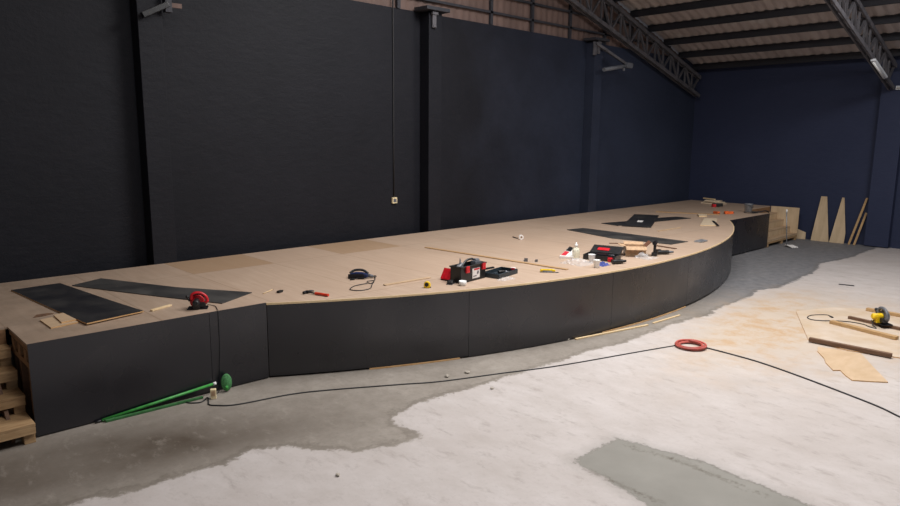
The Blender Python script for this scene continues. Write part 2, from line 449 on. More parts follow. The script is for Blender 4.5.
WT = 4.84   # top of the painted masonry
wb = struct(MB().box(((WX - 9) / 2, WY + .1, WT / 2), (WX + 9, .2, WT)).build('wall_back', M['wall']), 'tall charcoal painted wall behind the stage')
for x in (-1.78, 3.375, 8.461, 13.66):
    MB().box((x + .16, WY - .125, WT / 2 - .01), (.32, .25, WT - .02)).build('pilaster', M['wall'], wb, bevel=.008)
for x in (8.461, 13.66):
    MB().box((x + .13, WY - .19, WT + .03), (.56, .36, .06)).build('cap_plate', M['steel'], wb, bevel=.004)
    m = MB().box((x + .1, WY - .275, WT - .14), (.09, .03, .30)); m.box((x + .1, WY - .29, WT - .04), (.14, .05, .05)); m.box((x + .1, WY - .29, WT - .26), (.06, .03, .05))
    m.build('clamp', M['truss'], wb, bevel=.004)
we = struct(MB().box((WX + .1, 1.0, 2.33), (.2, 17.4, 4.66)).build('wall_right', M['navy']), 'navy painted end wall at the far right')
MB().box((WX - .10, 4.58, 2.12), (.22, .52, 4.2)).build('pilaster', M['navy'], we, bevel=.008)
MB().box((WX - .04, 4.8, 4.69), (.16, 9.6, .10)).build('eave_beam', M['purlin'], we)

# gable of rusty sheets above the painted wall
m = MB(); x0, x1 = -2.0, WX
nn = int((x1 - x0) / .05); prev = None
for i in range(nn + 1):
    x = x0 + (x1 - x0) * i / nn; y = WY + .05 + .012 * math.sin(2 * PI * x / .2)
    zt = max(WT + .05, min(4.62 + .30 * (WX - x), 8.6))
    a = m.bm.verts.new((x, y, WT - .03)); b = m.bm.verts.new((x, y, zt))
    if prev: m.bm.faces.new((prev[0], a, b, prev[1]))
    prev = (a, b)
gb = struct(m.build('wall_gable', M['rust'], smooth=True), 'rusty brown corrugated gable sheets above the charcoal wall')
for x, z in ((6.2, 7.0), (7.95, 7.0), (10.36, 6.9), (11.65, 6.6), (13.0, 6.3), (14.4, 5.8), (15.6, 5.5)):
    MB().box((x, WY - .0, (WT + z) / 2), (.07, .05, z - WT)).build('stud', M['steel'], gb)
for z in (5.08, 5.42, 5.9, 6.4):
    xe = WX - (z - 4.62) / .30 - .1
    MB().box(((4 + xe) / 2, WY - .005, z), (xe - 4, .04, .045)).build('girt', M['steel'], gb)

# roof: two slopes of corrugated sheet with purlins
RZ = 4.66
def roofz(x): return RZ + .30 * (WX - x)
ys = np.arange(-8, WY + .16, .055)
m = MB(); prev = None
for y in ys:
    w = .018 * math.sin(2 * PI * y / .22)
    row = [m.bm.verts.new((x, y, z + w)) for x, z in ((WX + .3, roofz(WX + .3)), (5.0, roofz(5.0)), (-9.2, roofz(5.0) - .30 * 14.2))]
    if prev:
        for k in range(2): m.bm.faces.new((prev[k], prev[k + 1], row[k + 1], row[k]))
    prev = row
ce = struct(m.build('ceiling', M['roof'], smooth=True), 'weathered corrugated roof sheets seen from below')
for i in range(14):
    x = WX - .25 - i * .86
    MB().bar((x, -8, roofz(x) - .085), (x, WY, roofz(x) - .085), .08, .16).build('purlin', M['purlin'], ce)

def truss(y, label, xend=18.95):
    def top(x): return 5.84 - .302 * (x - 13.99)
    def bot(x): return min(top(x) - .16, 5.25 - .283 * (x - 13.95))
    t = thing('roof_truss', label, 'truss', (xend, y, bot(xend) - .05))
    o = Vector((xend, y, bot(xend) - .05))
    xs = [xend - .42 * i for i in range(25)]
    for nm, fn, w in (('top_chord', top, .09), ('bottom_chord', bot, .09)):
        m = MB()
        for s in (-1, 1): m.bar(Vector((xs[0], y + s * .05, fn(xs[0]))) - o, Vector((xs[-1], y + s * .05, fn(xs[-1]))) - o, .035, w)
        m.build(nm, M['truss'], t)
    for i in range(len(xs) - 1):
        a, b = xs[i], xs[i + 1]
        p, q = ((a, bot(a)), (b, top(b))) if i % 2 else ((a, top(a)), (b, bot(b)))
        MB().bar(Vector((p[0], y, p[1])) - o, Vector((q[0], y, q[1])) - o, .045, .045, (0, 1, 0)).build('web_brace', M['truss'], t)
        MB().bar(Vector((b, y, bot(b))) - o, Vector((b, y, top(b))) - o, .04, .04, (0, 1, 0)).build('web_post', M['truss'], t)
    return top, bot
top_f, bot_f = truss(9.45, 'sloping steel lattice truss running down along the charcoal back wall')
truss(4.62, 'sloping steel lattice truss landing on the navy end wall, at the top right')

# wall mounted things up high
t = thing('wall_lamp', 'tube lamp on a slanting steel arm high on the back wall, below the truss', 'lamp', (13.62, 9.39, 4.66))
o = Vector(t.location)
MB().box((0, -.01, 0), (.12, .03, .3)).build('wall_plate', M['truss'], t, bevel=.004)
MB().bar(Vector((13.62, 9.36, 4.78)) - o, Vector((14.73, 9.16, 4.34)) - o, .05, .06).build('arm', M['truss'], t)
MB().cyl(Vector((13.66, 9.14, 4.17)) - o, Vector((14.86, 9.14, 4.36)) - o, .045, n=12).build('tube', M['lampgrey'], t)
m = MB(); m.box(Vector((14.70, 9.14, 4.34)) - o, (.22, .1, .12)); m.cyl(Vector((14.5, 9.14, 4.3)) - o, Vector((14.5, 9.14, 4.2)) - o, .03)
m.build('lamp_socket', M['lampgrey'], t, bevel=.006)
t = thing('wall_bracket', 'dark steel bracket arm high on the wall at the top left', 'bracket', (3.72, 9.40, 4.16)); o = Vector(t.location)
MB().bar(Vector((3.40, 9.30, 4.12)) - o, Vector((3.74, 9.30, 4.30)) - o, .07, .07).build('arm', M['black_plastic'], t, bevel=.006)
MB().box((.03, -.05, .16), (.09, .1, .24)).build('mounting_block', M['steel'], t, bevel=.006)
MB().box((.16, -.01, .15), (.16, .02, .06)).build('rusty_plate', M['rust'], t, bevel=.003)
for (a, b, lab, nm) in (((17.0, 4.23), (18.05, 3.98), 'long pale tube lamp fixed along the underside of the top right truss', 'tube_lamp'),):
    t = thing(nm, lab, 'lamp', (a[0], 4.55, a[1] - .07), group=None); o = Vector(t.location)
    MB().bar(Vector((a[0], 4.55, bot_f(a[0]) - .06)) - o, Vector((b[0], 4.55, bot_f(b[0]) - .06)) - o, .10, .05).build('housing', M['lampwhite'], t, bevel=.008)
    MB().cyl(Vector((a[0] + .05, 4.55, bot_f(a[0] + .05) - .105)) - o, Vector((b[0] - .05, 4.55, bot_f(b[0] - .05) - .105)) - o, .02, n=12).build('tube', M['white_plastic'], t)
t = thing('tube_lamp', 'short pale tube lamp on the end wall at the right edge, under the truss', 'lamp', (18.9, 4.35, 3.84))
MB().box((.06, -.12, 0), (.06, .60, .09)).build('housing', M['lampwhite'], t, bevel=.008)
MB().cyl((.0, .15, 0), (.0, -.39, 0), .022, n=12).build('tube', M['white_plastic'], t)

t = thing('wall_socket', 'small white socket box on the back wall at the end of a hanging cable', 'socket', (7.82, WY, 1.45))
MB().box((0, -.02, 0), (.11, .04, .11)).build('socket_box', M['beige'], t, bevel=.006)
m = MB(); m.cyl((-.018, -.04, 0), (-.018, -.045, 0), .010); m.cyl((.018, -.04, 0), (.018, -.045, 0), .010); m.box((0, -.041, .0), (.07, .004, .06)); m.build('socket_face', M['grey_plastic'], t)
MB().tube([(0, -.012, .05), (-.003, -.012, 1.2), (.003, -.012, 2.3), (0, -.012, 3.45), (0, -.02, 4.1)], .013).build('cable', M['cable'], t)

# ------------------------------------------------------------------ stage
CX, CY, RR = 9.07, 4.83 + 10.88, 10.88
A0, A1 = math.atan2(6.41 - CY, 3.44 - CX), math.atan2(6.39 - CY, 14.70 - CX)
def arc_x(x):
    return (x, CY - math.sqrt(RR ** 2 - (x - CX) ** 2))
arc = [(CX + RR * math.cos(A0 + (A1 - A0) * i / 72), CY + RR * math.sin(A0 + (A1 - A0) * i / 72)) for i in range(73)]
outline = [(-.75, 9.38), (-.75, 7.17), (1.22, 7.17), (1.22, 6.434), (2.81, 6.426)] + arc + [(14.72, 6.395), (16.87, 6.375), (16.87, 7.12), (18.86, 7.12), (18.86, 9.38)]
st = thing('stage', 'long timber stage with plywood deck, bowed front and black painted skirt', 'stage', (9.05, 7.9, 0)); SO = Vector(st.location)
def L(p, z=None): return (p[0] - SO.x, p[1] - SO.y) if z is None else (p[0] - SO.x, p[1] - SO.y, z)
# deck is kept in world coordinates for its sheet pattern
dk = MB().prism(outline, D - .020, D).build('deck', M['deck'], st, loc=(-SO.x, -SO.y, 0))
def panel(path, z0, z1, th=.012, out=.002):
    m = MB(); n = len(path); pr = None
    for i in range(n):
        a = Vector((*path[max(i - 1, 0)], 0)); b = Vector((*path[min(i + 1, n - 1)], 0)); d = (b - a).normalized(); nr = Vector((d.y, -d.x, 0))
        p = Vector((*path[i], 0)); f = p + nr * out; g = p - nr * (th - out)
        ring = [m.bm.verts.new((*L(f), z0)), m.bm.verts.new((*L(f), z1)), m.bm.verts.new((*L(g), z1)), m.bm.verts.new((*L(g), z0))]
        if pr:
            for k in range(4): m.bm.faces.new((pr[k], pr[(k + 1) % 4], ring[(k + 1) % 4], ring[k])).smooth = True
        else: m.bm.faces.new(ring)
        pr = ring
    m.bm.faces.new(pr[::-1])
    for f in m.bm.faces: f.smooth = False
    return m
def arcpath(xa, xb, n=16): return [arc_x(xa + (xb - xa) * i / n) for i in range(n + 1)]
g = .004
panel([(1.22, 6.43), (2.81 - g, 6.422)], .012, D + .002, .012, .006).build('front_panel', M['skirt'], st)
panel([(2.81, 6.422), (3.432, 6.406)], .012, D + .002, .012, .006).build('front_panel', M['skirt'], st)
for xa, xb, lift in ((3.44, 5.53, .022), (5.53, 7.78, .012), (7.78, 9.82, .03), (9.82, 12.1, .03), (12.1, 14.70, .03)):
    panel(arcpath(xa, xb - g), lift, D - .021).build('front_panel', M['skirt'], st)
panel([(14.70, 6.39), (16.87, 6.37)], .03, D + .001).build('front_panel', M['skirt'], st)
panel([(-.75, 7.17), (1.20, 7.17)], .03, D - .02).build('step_back_panel', M['framewood'], st)
panel([(16.87, 7.12), (18.86, 7.12)], .03, D - .02).build('step_back_panel', M['framewood'], st)
panel([(16.87, 6.37), (16.87, 7.12)], .03, D - .02).build('end_panel', M['skirt'], st)
panel(arc, D - .021, D + .0005, .012, .008).build('deck_edge', M['pine'], st)
for xa, xb in ((4.4, 5.42), (7.6, 9.8)):
    panel(arcpath(xa, xb, 20), .001, .016, .05, .010).build('base_plate', M['orangewood'], st)
# open framing at the near end beside the steps
for y in (6.52, 6.86, 7.10): MB().box(L((1.27, y), .405), (.07, .07, .81)).build('post', M['darkwood'], st, bevel=.003)
MB().box(L((1.25, 6.80), D - .045), (.05, .70, .045)).build('edge_rail', M['framewood'], st, bevel=.003)
for y in (6.56, 6.78, 7.0): MB().box(L((1.25, y), D - .12), (.06, .08, .11)).build('joist_end', M['framewood'], st, bevel=.003)
MB().box(L((1.25, 6.80), D - .20), (.05, .70, .05)).build('edge_rail', M['framewood'], st, bevel=.003)
for y in np.arange(6.75, 9.2, .6): MB().box(L((9.05, y), D - .075), (15.4, .05, .10)).build('joist', M['framewood'], st)
for x in np.arange(3.5, 16.2, 2.1):
    for y in (7.05, 9.15): MB().box(L((x, y), .357), (.08, .08, .71)).build('leg', M['framewood'], st)

def steps(name, label, xa, xb, fronts, side, right):
    t = thing(name, label, 'stairs', ((xa + xb) / 2, fronts[0], 0)); o = Vector(t.location)
    n = len(fronts) - 1; rise = D / (n + 1); back = fronts[n]
    for i in range(n):
        y, z = fronts[i], rise * (i + 1) + .012
        yb = fronts[i + 1]
        MB().box(((xa + xb) / 2 - o.x, (y + yb) / 2 + .03 - o.y, z - .012), (xb - xa, yb - y + .06, .024)).build('tread', M['ply'] if right else M['oldwood'], t, bevel=.003)
        if not right:
            MB().box(((xa + xb) / 2 - o.x, y + .014 - o.y, z - .058), (xb - xa - .004, .028, .066)).build('riser', M['oldwood'], t, bevel=.003)
            for x in (xb - .045, xa + .3, xa + .9):
                MB().box((x - o.x, y + .075 - o.y, (z - .094) / 2), (.085, .09, z - .096)).build('leg', M['oldwood'], t, bevel=.003)
        else:
            zb = .13 if i == 0 else rise * i + .014
            MB().box(((xa + xb) / 2 - o.x, y + .014 - o.y, (zb + z - .026) / 2), (xb - xa - .004, .018, z - .026 - zb)).build('riser', M['plyz'], t, bevel=.002)
    if right:
        MB().box(((xa + xb) / 2 - o.x, fronts[0] + .045 - o.y, .105), (xb - xa, .09, .05)).build('sill', M['oldwood'], t, bevel=.003)
        for x in (xa + .05, (xa + xb) / 2, xb - .05):
            MB().box((x - o.x, fronts[0] + .05 - o.y, .04), (.09, .09, .078)).build('foot', M['oldwood'], t, bevel=.003)
        m = MB(); m.box((xb + .011 - o.x, (fronts[0] + back + .0) / 2 - o.y, .49), (.02, back - fronts[0], .71)); m.build('side_panel', M['plyz'], t, bevel=.002)
    else:
        m = MB(); m.bar((xb - .15 - o.x, fronts[0] + .12 - o.y, .02), (xb - .15 - o.x, back - o.y - .02, .60), .03, .1); m.build('stringer', M['darkwood'], t)
steps('wooden_steps', 'open wooden steps at the near left end of the stage', -.75, 1.20, (6.31, 6.60, 6.82, 7.0, 7.15), 1, False)
steps('wooden_steps', 'boxed plywood steps at the far right end of the stage', 16.90, 18.83, (6.37, 6.55, 6.73, 6.91, 7.09), 1, True)

# ------------------------------------------------------------------ sheets and boards on the deck
def cen(q): return Vector((sum(p[0] for p in q) / len(q), sum(p[1] for p in q) / len(q), 0))
def flat(name, q, z, th, mats, label, cat, group=None, mtop=1):
    c = cen(q); o = MB().prism([(p[0] - c.x, p[1] - c.y) for p in q], 0, th, 0, mtop if isinstance(mats, list) else 0).build(name, mats, loc=(c.x, c.y, z))
    return tag(o, label, cat, group)
e = .001
q = [(1.573, 8.826), (1.766, 6.712), (2.326, 6.841), (2.081, 8.869)]; c = cen(q)
o = MB().slab([(p[0] - c.x, p[1] - c.y) for p in q], .012, lambda u, v: e + .045 * max(0, u - .45) ** 2 * (1 - .3 * v), 20, 6).build('painted_panel', [M['orangewood'], M['bsheet']], loc=(c.x, c.y, D))
tag(o, 'wide black painted panel lying near the left end of the deck', 'panel')
flat('painted_panel', [(2.154, 8.657), (2.531, 8.854), (3.02, 7.748), (3.545, 6.930), (3.066, 6.672), (2.704, 7.422), (2.397, 8.091)], D + e, .009, [M['gsheet'], M['gsheet']], 'narrow black strip with slanted end, behind the red saw', 'panel')
flat('painted_panel', [(10.645, 7.799), (11.091, 7.727), (11.074, 6.885), (11.03, 6.1), (11.001, 5.482), (10.482, 5.522), (10.410, 6.066), (10.329, 6.568)], D + e, .009, [M['gsheet'], M['gsheet']], 'long black strip lying behind the cardboard box', 'panel')
flat('painted_panel', [(12.026, 7.944), (12.775, 7.760), (13.915, 7.639), (14.403, 7.484), (14.376, 7.131), (13.150, 7.331), (11.947, 7.483)], D + e, .009, [M['bsheet'], M['bsheet']], 'black pointed strip half covered by the black rectangular panel', 'panel')
flat('painted_panel', [(11.941, 7.385), (14.001, 8.342), (14.264, 7.859), (12.188, 6.874)], D + .0115, .010, [M['bsheet'], M['bsheet']], 'black rectangular panel with a white scrap on it, far middle of deck', 'panel')
flat('paper_scrap', [(12.70, 7.50), (12.95, 7.62), (13.0, 7.52), (12.75, 7.40)], D + .022, .004, M['paper'], 'white paper scrap on the black rectangular panel', 'paper')
flat('plywood_offcut', [(1.490, 7.194), (1.495, 6.823), (1.735, 6.872), (1.715, 7.265)], D + e, .012, [M['orangewood'], M['ply']], 'lower plywood offcut beside the wide black panel', 'offcut', mtop=1)
flat('plywood_offcut', [(1.62, 7.25), (1.605, 6.91), (1.735, 6.937), (1.712, 7.28)], D + .0140, .012, [M['orangewood'], M['ply']], 'upper plywood offcut stacked beside the wide black panel', 'offcut')
flat('wood_chip', [(1.47, 7.36), (1.52, 7.46), (1.62, 7.45), (1.66, 7.40), (1.56, 7.36)], D + e, .004, M['darkwood'], 'small dark wood splinter near the left end of the deck', 'splinter')
def lath(name, p0, p1, w, h, z, mat, label, cat='lath'):
    p0, p1 = Vector((*p0, z + h / 2)), Vector((*p1, z + h / 2)); c = (p0 + p1) / 2; c.z = z
    return tag(MB().bar(p0 - c, p1 - c, w, h).build(name, mat, loc=c, bevel=min(.002, min(w, h) * .1), seg=1), label, cat)
lath('wood_lath', (2.40, 6.85), (2.636, 6.944), .035, .018, D + e, M['pine'], 'short pale lath between the wide black panel and the red saw')
lath('wood_lath', (4.90, 6.235), (5.611, 6.203), .05, .014, D + e, M['ply'], 'pale flat lath between the blue jigsaw and the toolbox')
lath('wood_lath', (7.15, 8.01), (7.36, 5.36), .06, .012, D + e, M['lath'], 'very long thin brown lath lying across the deck behind the toolbox')
lath('wood_lath', (9.80, 6.29), (9.98, 6.05), .04, .012, D + e, M['darkwood'], 'short dark lath behind the cardboard box')
lath('wood_lath', (10.17, 5.64), (10.12, 5.24), .05, .014, D + e, M['darkwood'], 'brown stick right of the cardboard box')
lath('wood_lath', (11.825, 6.516), (12.642, 6.489), .05, .016, D + e, M['ply'], 'pale lath in front of the black rectangular panel')
lath('wood_lath', (15.0, 8.35), (15.592, 7.020), .11, .016, D + e, M['lath'], 'long brown board lying behind the pale plywood offcut')
flat('plywood_offcut', [(13.260, 6.372), (14.514, 6.892), (14.744, 6.700), (13.519, 6.153)], D + e, .015, [M['pine'], M['ply_pale']], 'pale plywood offcut near the right bend of the deck', 'offcut')
lath('flat_bar', (14.133, 6.505), (13.45, 6.08), .05, .012, D + .017, M['darkmetal'], 'dark flat bar lying across the pale plywood offcut', 'bar')
flat('plywood_offcut', [(15.161, 7.378), (15.246, 7.174), (14.95, 7.04), (14.802, 7.152)], D + e, .03, [M['pine'], M['ply_pale']], 'small pale block of plywood before the orange clamps', 'offcut')
o = MB().prism([(-.11, -.06), (.12, -.05), (.16, .09), (-.13, .08)], 0, .025).build('metal_plate', M['galv'], loc=(11.2, 5.33, D + e), bevel=.008); tag(o, 'small grey plate near the curved deck edge', 'plate')
st_ = thing('board_stack', 'stack of pale boards at the far back corner of the deck', 'boards', (18.25, 8.42, D))
for i, (w, dx, a) in enumerate(((.62, 0, .1), (.5, .02, -.12), (.42, -.03, .25))):
    MB().box((dx, 0, .012 + i * .034 + .001), (.28, w, .03), rotz(a)).build('board', M['ply_pale'], st_, bevel=.003)
MB().bar((-.05, -.05, .125), (.1, .35, .125), .05, .03).build('offcut', M['pine'], st_)

# ------------------------------------------------------------------ hand tools on the deck
def circular_saw(label, loc, rz, body, guard, motor, s=1.0, cord=None, handle=None):
    t = thing('circular_saw', label, 'circular saw', loc, rz); t.scale = (s, s, s)
    # x forward, blade on -y side
    m = MB(); m.box((0, 0, .006), (.27, .15, .006)); m.box((.0, -.073, .012), (.26, .006, .014)); m.build('base_plate', M['darkmetal'], t, bevel=.001, seg=1)
    m = MB(); m.lathe([(.0, -.024), (.088, -.024), (.096, -.014), (.096, .014), (.088, .024), (.0, .024)], (0, 0, 0), 28)
    for v in m.bm.verts: v.co = Vector((v.co.x + .01, v.co.z - .035, v.co.y + .098))
    bmesh.ops.delete(m.bm, geom=[v for v in m.bm.verts if v.co.z < .02], context='VERTS')
    m.build('blade_guard', guard, t)
    m = MB(); m.cyl((.01, -.036, .088), (.01, -.032, .088), .080, n=28); m.build('blade', M['metal'], t)
    m = MB(); m.cyl((.01, .0, .10), (.01, .125, .10), .048, .044, 20); m.cyl((.01, .125, .10), (.01, .14, .10), .044, .03, 20); m.box((.01, .05, .05), (.09, .09, .07)); m.build('motor_housing', motor, t, bevel=.004)
    m = MB(); m.tube(spline([(.075, .012, .13), (.07, .012, .19), (.02, .012, .222), (-.055, .012, .215), (-.115, .012, .165), (-.128, .012, .10), (-.08, .012, .07)], 6), .021, 10); m.build('rear_handle', handle or body, t)
    m = MB(); m.tube(spline([(.05, .012, .187), (.015, .012, .201), (-.05, .012, .195), (-.095, .012, .155)], 5), .018, 10); m.build('grip', M['black_plastic'], t, loc=(0, 0, .012))
    m = MB(); m.cyl((.10, .012, .11), (.125, .012, .165), .014, .02, 12); m.lathe([(0, -.026), (.02, -.018), (.026, 0), (.02, .018), (0, .026)], (.128, .012, .172), 14); m.build('front_knob', M['black_plastic'], t)
    m = MB(); m.box((-.06, .02, .06), (.10, .07, .06)); m.build('gear_case', M['black_plastic'], t, bevel=.012)
    if cord: MB().tube(spline(cord, 8), .0045, 6).build('cord', M['cable'], t)
    return t
# red saw; its cord hangs over the front edge of the deck
circular_saw('red circular saw on the deck edge in front of the narrow black strip', (2.80, 6.66, D + e), math.radians(150), M['red_plastic'], M['red_plastic'], M['black_plastic'], s=.74)
rs = [o for o in bpy.data.objects if o.name.startswith('circular_saw')][0]
Mi = Matrix.Translation(rs.location) @ Matrix.Rotation(math.radians(150), 4, 'Z') @ Matrix.Scale(.74, 4)
Mi = Mi.inverted()
pts = [(2.86, 6.66, D + .05), (2.93, 6.70, D + .012), (2.965, 6.62, D + .006), (2.93, 6.50, D + .006), (2.905, 6.425, D + .010), (2.90, 6.410, D - .03), (2.90, 6.410, .5), (2.885, 6.408, .25), (2.88, 6.405, .10), (2.86, 6.39, .008), (2.80, 6.33, .007)]
MB().tube([Mi @ Vector(p) for p in spline(pts, 6)], .0045, 6).build('cord', M['cable'], rs)

def hammer(label, p0, p1, z):
    p0, p1 = Vector((*p0, z)), Vector((*p1, z)); d = p1 - p0; t = thing('claw_hammer', label, 'hammer', p0, math.atan2(d.y, d.x)); Ln = d.length
    MB().tube([(.0, 0, .016), (Ln * .42, 0, .015)], .009, 10).build('shaft', M['darkmetal'], t)
    MB().tube(spline([(Ln * .4, 0, .015), (Ln * .6, 0, .017), (Ln * .85, 0, .016), (Ln, 0, .018)], 4), .016, 10).build('grip', M['redorange'], t)
    m = MB(); m.cyl((0, -.055, .017), (0, -.02, .017), .017, .015, 14); m.box((0, 0, .017), (.03, .045, .028))
    m.tube(spline([(0, .02, .017), (.004, .06, .017), (.022, .095, .012)], 4), [.013, .013, .012, .012, .011, .011, .009, .008, .006], 8)
    m.build('head', M['darkmetal'], t)
hammer('claw hammer with orange red grip near the front deck edge', (3.995, 6.50), (4.085, 6.20), D + e)

# pencil, small black piece
t = thing('pencil', 'thin wooden pencil lying left of the hammer', 'pencil', (3.70, 6.85, D + e), math.atan2(.14, .22))
MB().cyl((-.11, 0, .006), (.11, 0, .006), .006, n=6).build('shaft', M['pine'], t); MB().cyl((.11, 0, .006), (.135, 0, .006), .006, .001, 6).build('tip', M['darkwood'], t)
t = tag(MB().box((0, 0, .012), (.07, .04, .024)).cyl((.03, 0, .012), (.06, 0, .012), .008).build('drill_chuck', M['black_plastic'], loc=(3.79, 6.74, D + e), rot=(0, 0, .4), bevel=.004), 'little black chuck lying beside the pencil', 'chuck')

# blue jigsaw with its cord
t = thing('jigsaw', 'dark blue jigsaw lying on its side with coiled black cord', 'jigsaw', (4.93, 6.80, D + e), math.atan2(-.22, .24)); t.rotation_euler = (0, 0, -.74)
m = MB(); m.side([(-.12, .01), (-.10, .055), (-.03, .075), (.06, .07), (.12, .05), (.13, .02), (.08, .005), (-.08, .003)], -.035, .04); m.build('body', M['blue_plastic'], t, bevel=.010)
m = MB(); m.tube(spline([(-.11, .05, .05), (-.05, .08, .085), (.05, .08, .085), (.12, .05, .05)], 5), .016, 10); m.build('handle', M['black_plastic'], t)
m = MB(); m.box((-.02, -.055, .03), (.20, .006, .06)); m.box((.05, -.075, .02), (.12, .03, .006)); m.build('shoe', M['darkmetal'], t, bevel=.001, seg=1)
MB().cyl((.12, .0, .035), (.19, 0, .022), .026, .018, 14).build('collar', M['grey_plastic'], t)
MB().box((-.03, -.085, .012), (.07, .01, .003)).build('blade', M['metal'], t)
R_ = Matrix.Translation(t.location) @ Matrix.Rotation(-.74, 4, 'Z'); Ri = R_.inverted()
cp = [(5.06, 6.66, D + .022), (5.11, 6.66, D + .02), (5.138, 6.74, D + .012), (5.017, 6.568, D + .006), (4.839, 6.415, D + .006), (4.86, 6.52, D + .012), (4.95, 6.50, D + .012), (4.814, 6.362, D + .006), (4.665, 6.205, D + .006), (4.516, 6.198, D + .006), (4.46, 6.30, D + .006), (4.52, 6.38, D + .006), (4.638, 6.445, D + .006), (4.80, 6.43, D + .013)]
MB().tube([Ri @ Vector(p) for p in spline(cp, 7)], .0055, 6).build('cord', M['cable'], t)
MB().box((-.06, -.12, .008), (.06, .03, .016), rotz(.4)).build('battery_clip', M['black_plastic'], t, bevel=.003)

# yellow tape measure
t = thing('tape_measure', 'yellow tape measure standing near the deck edge left of the toolbox', 'tape measure', (5.21, 5.81, D + e), math.radians(-60))
m = MB(); m.side([(-.037, 0), (.04, 0), (.04, .04), (.03, .068), (.0, .078), (-.03, .068), (-.038, .04)], -.02, .02); m.build('case', M['yellow'], t, bevel=.007)
m = MB(); m.box((.03, 0, .008), (.03, .03, .012)); m.build('mouth', M['black_plastic'], t, bevel=.002)
m = MB(); m.cyl((0, -.022, .04), (0, .022, .04), .024, n=18); m.build('hub', M['black_plastic'], t)

# toolbox, long side from (5.655,5.689) towards (6.2,5.75)
t = thing('toolbox', 'open black toolbox with red latches and a pale label', 'toolbox', (5.893, 5.803, D + e), .12)
bx, by, bz = .50, .17, .205
m = MB(); w = .012
m.box((0, 0, w / 2), (bx, by, w)); m.box((0, -by / 2 + w / 2, bz / 2), (bx, w, bz)); m.box((0, by / 2 - w / 2, bz / 2), (bx, w, bz))
m.box((-bx / 2 + w / 2, 0, bz / 2), (w, by - 2 * w, bz)); m.box((bx / 2 - w / 2, 0, bz / 2), (w, by - 2 * w, bz))
m.build('body', M['black_plastic'], t, bevel=.003, seg=1)
m = MB()
for s in (-1, 1): m.box((0, s * (by / 2 + .004), bz - .008), (bx + .02, .016, .016))
for s in (-1, 1): m.box((s * (bx / 2 + .002), 0, bz - .008), (.016, by + .02, .016))
m.build('rim', M['black_plastic'], t, bevel=.003, seg=1)
for x in (-.135, .195):
    la = MB().box((x, -by / 2 - .012, bz - .045), (.066, .022, .082)).build('latch', M['red_plastic'], t, bevel=.006)
lb = MB().box((.05, -by / 2 - .002, .092), (.15, .003, .125)).build('label', M['paper'], t)
MB().box((.06, -by / 2 - .0045, .142), (.11, .002, .02)).build('label_band', M['label_red'], lb)
m = MB(); m.box((.085, -by / 2 - .0045, .098), (.03, .002, .04), Matrix.Rotation(.5, 3, 'Y')); m.box((.022, -by / 2 - .0045, .058), (.07, .002, .012)); m.build('label_picture', M['grey_plastic'], lb)
MB().box((0, 0, .09), (bx - .03, by - .03, .15)).build('contents', M['darkmetal'], t, bevel=.02)
def tool_in(name, mat, label, cat, pts, r, base):
    o = MB().tube([Vector(p) - Vector(base) for p in pts], r, 10).build(name, mat, loc=base); return tag(o, label, cat)
TB = Matrix.Translation(t.location) @ Matrix.Rotation(t.rotation_euler.z, 4, 'Z')
def tbp(x, y, z): return TB @ Vector((x, y, z))
o = MB().tube(spline([(0, 0, 0), (.09, .01, .05), (.2, .0, .055), (.26, 0, .0)], 5), .014, 10).build('carry_handle', M['black_plastic'], t, loc=(-.05, .05, .185))
h = tag(MB().box((0, 0, .025), (.13, .08, .05)).cyl((-.04, 0, .05), (.04, 0, .05), .03).build('parts_case', M['grey_plastic'], loc=tbp(.17, .01, .171), rot=(0, .1, t.rotation_euler.z), bevel=.01), 'grey parts case sticking out of the toolbox at its right', 'case')
h = tag(MB().bar((-.07, 0, .01), (.02, 0, .045), .05, .05).cyl((-.01, 0, .03), (-.03, .0, .13), .018, .004).build('pliers', M['galv'], loc=tbp(-.15, 0, .172), rot=(0, 0, .4), bevel=.004), 'grey pliers with pointed jaws standing up in the toolbox at its left', 'pliers')
# red tray leaning on the left end
t2 = thing('organiser_tray', 'red tray leaning against the left end of the toolbox', 'tray', (5.60, 6.06, D + e), t.rotation_euler.z)
Rm = Matrix.Rotation(math.radians(-58), 3, 'Y')
m = MB(); m.box((.0, 0, .075), (.15, .15, .035), Rm); m.build('tray', M['red_plastic'], t2, bevel=.006)
m = MB(); m.box((.012, 0, .006), (.11, .15, .012)); m.build('lip', M['black_plastic'], t2, bevel=.003)
t2.location = (5.685, 5.96, D + e)
o = thing('sanding_block', 'small black sanding block in front of the toolbox at its left', 'sanding block', (5.565, 5.775, D + e), .5)
m = MB(); m.side([(-.06, 0), (.06, 0), (.055, .03), (.02, .05), (-.03, .05), (-.055, .025)], -.035, .035); m.build('handle', M['black_plastic'], o, bevel=.008)
MB().box((0, 0, .003), (.13, .075, .006)).build('pad', M['grey_plastic'], o)
o = thing('plastic_tub', 'small white tub in front of the toolbox', 'tub', (5.615, 5.62, D + e), .3)
MB().lathe([(.036, 0), (.043, .004), (.047, .055), (.044, .056), (.040, .008), (.0, .008)], (0, 0, 0), 20).build('cup', M['white_plastic'], o)

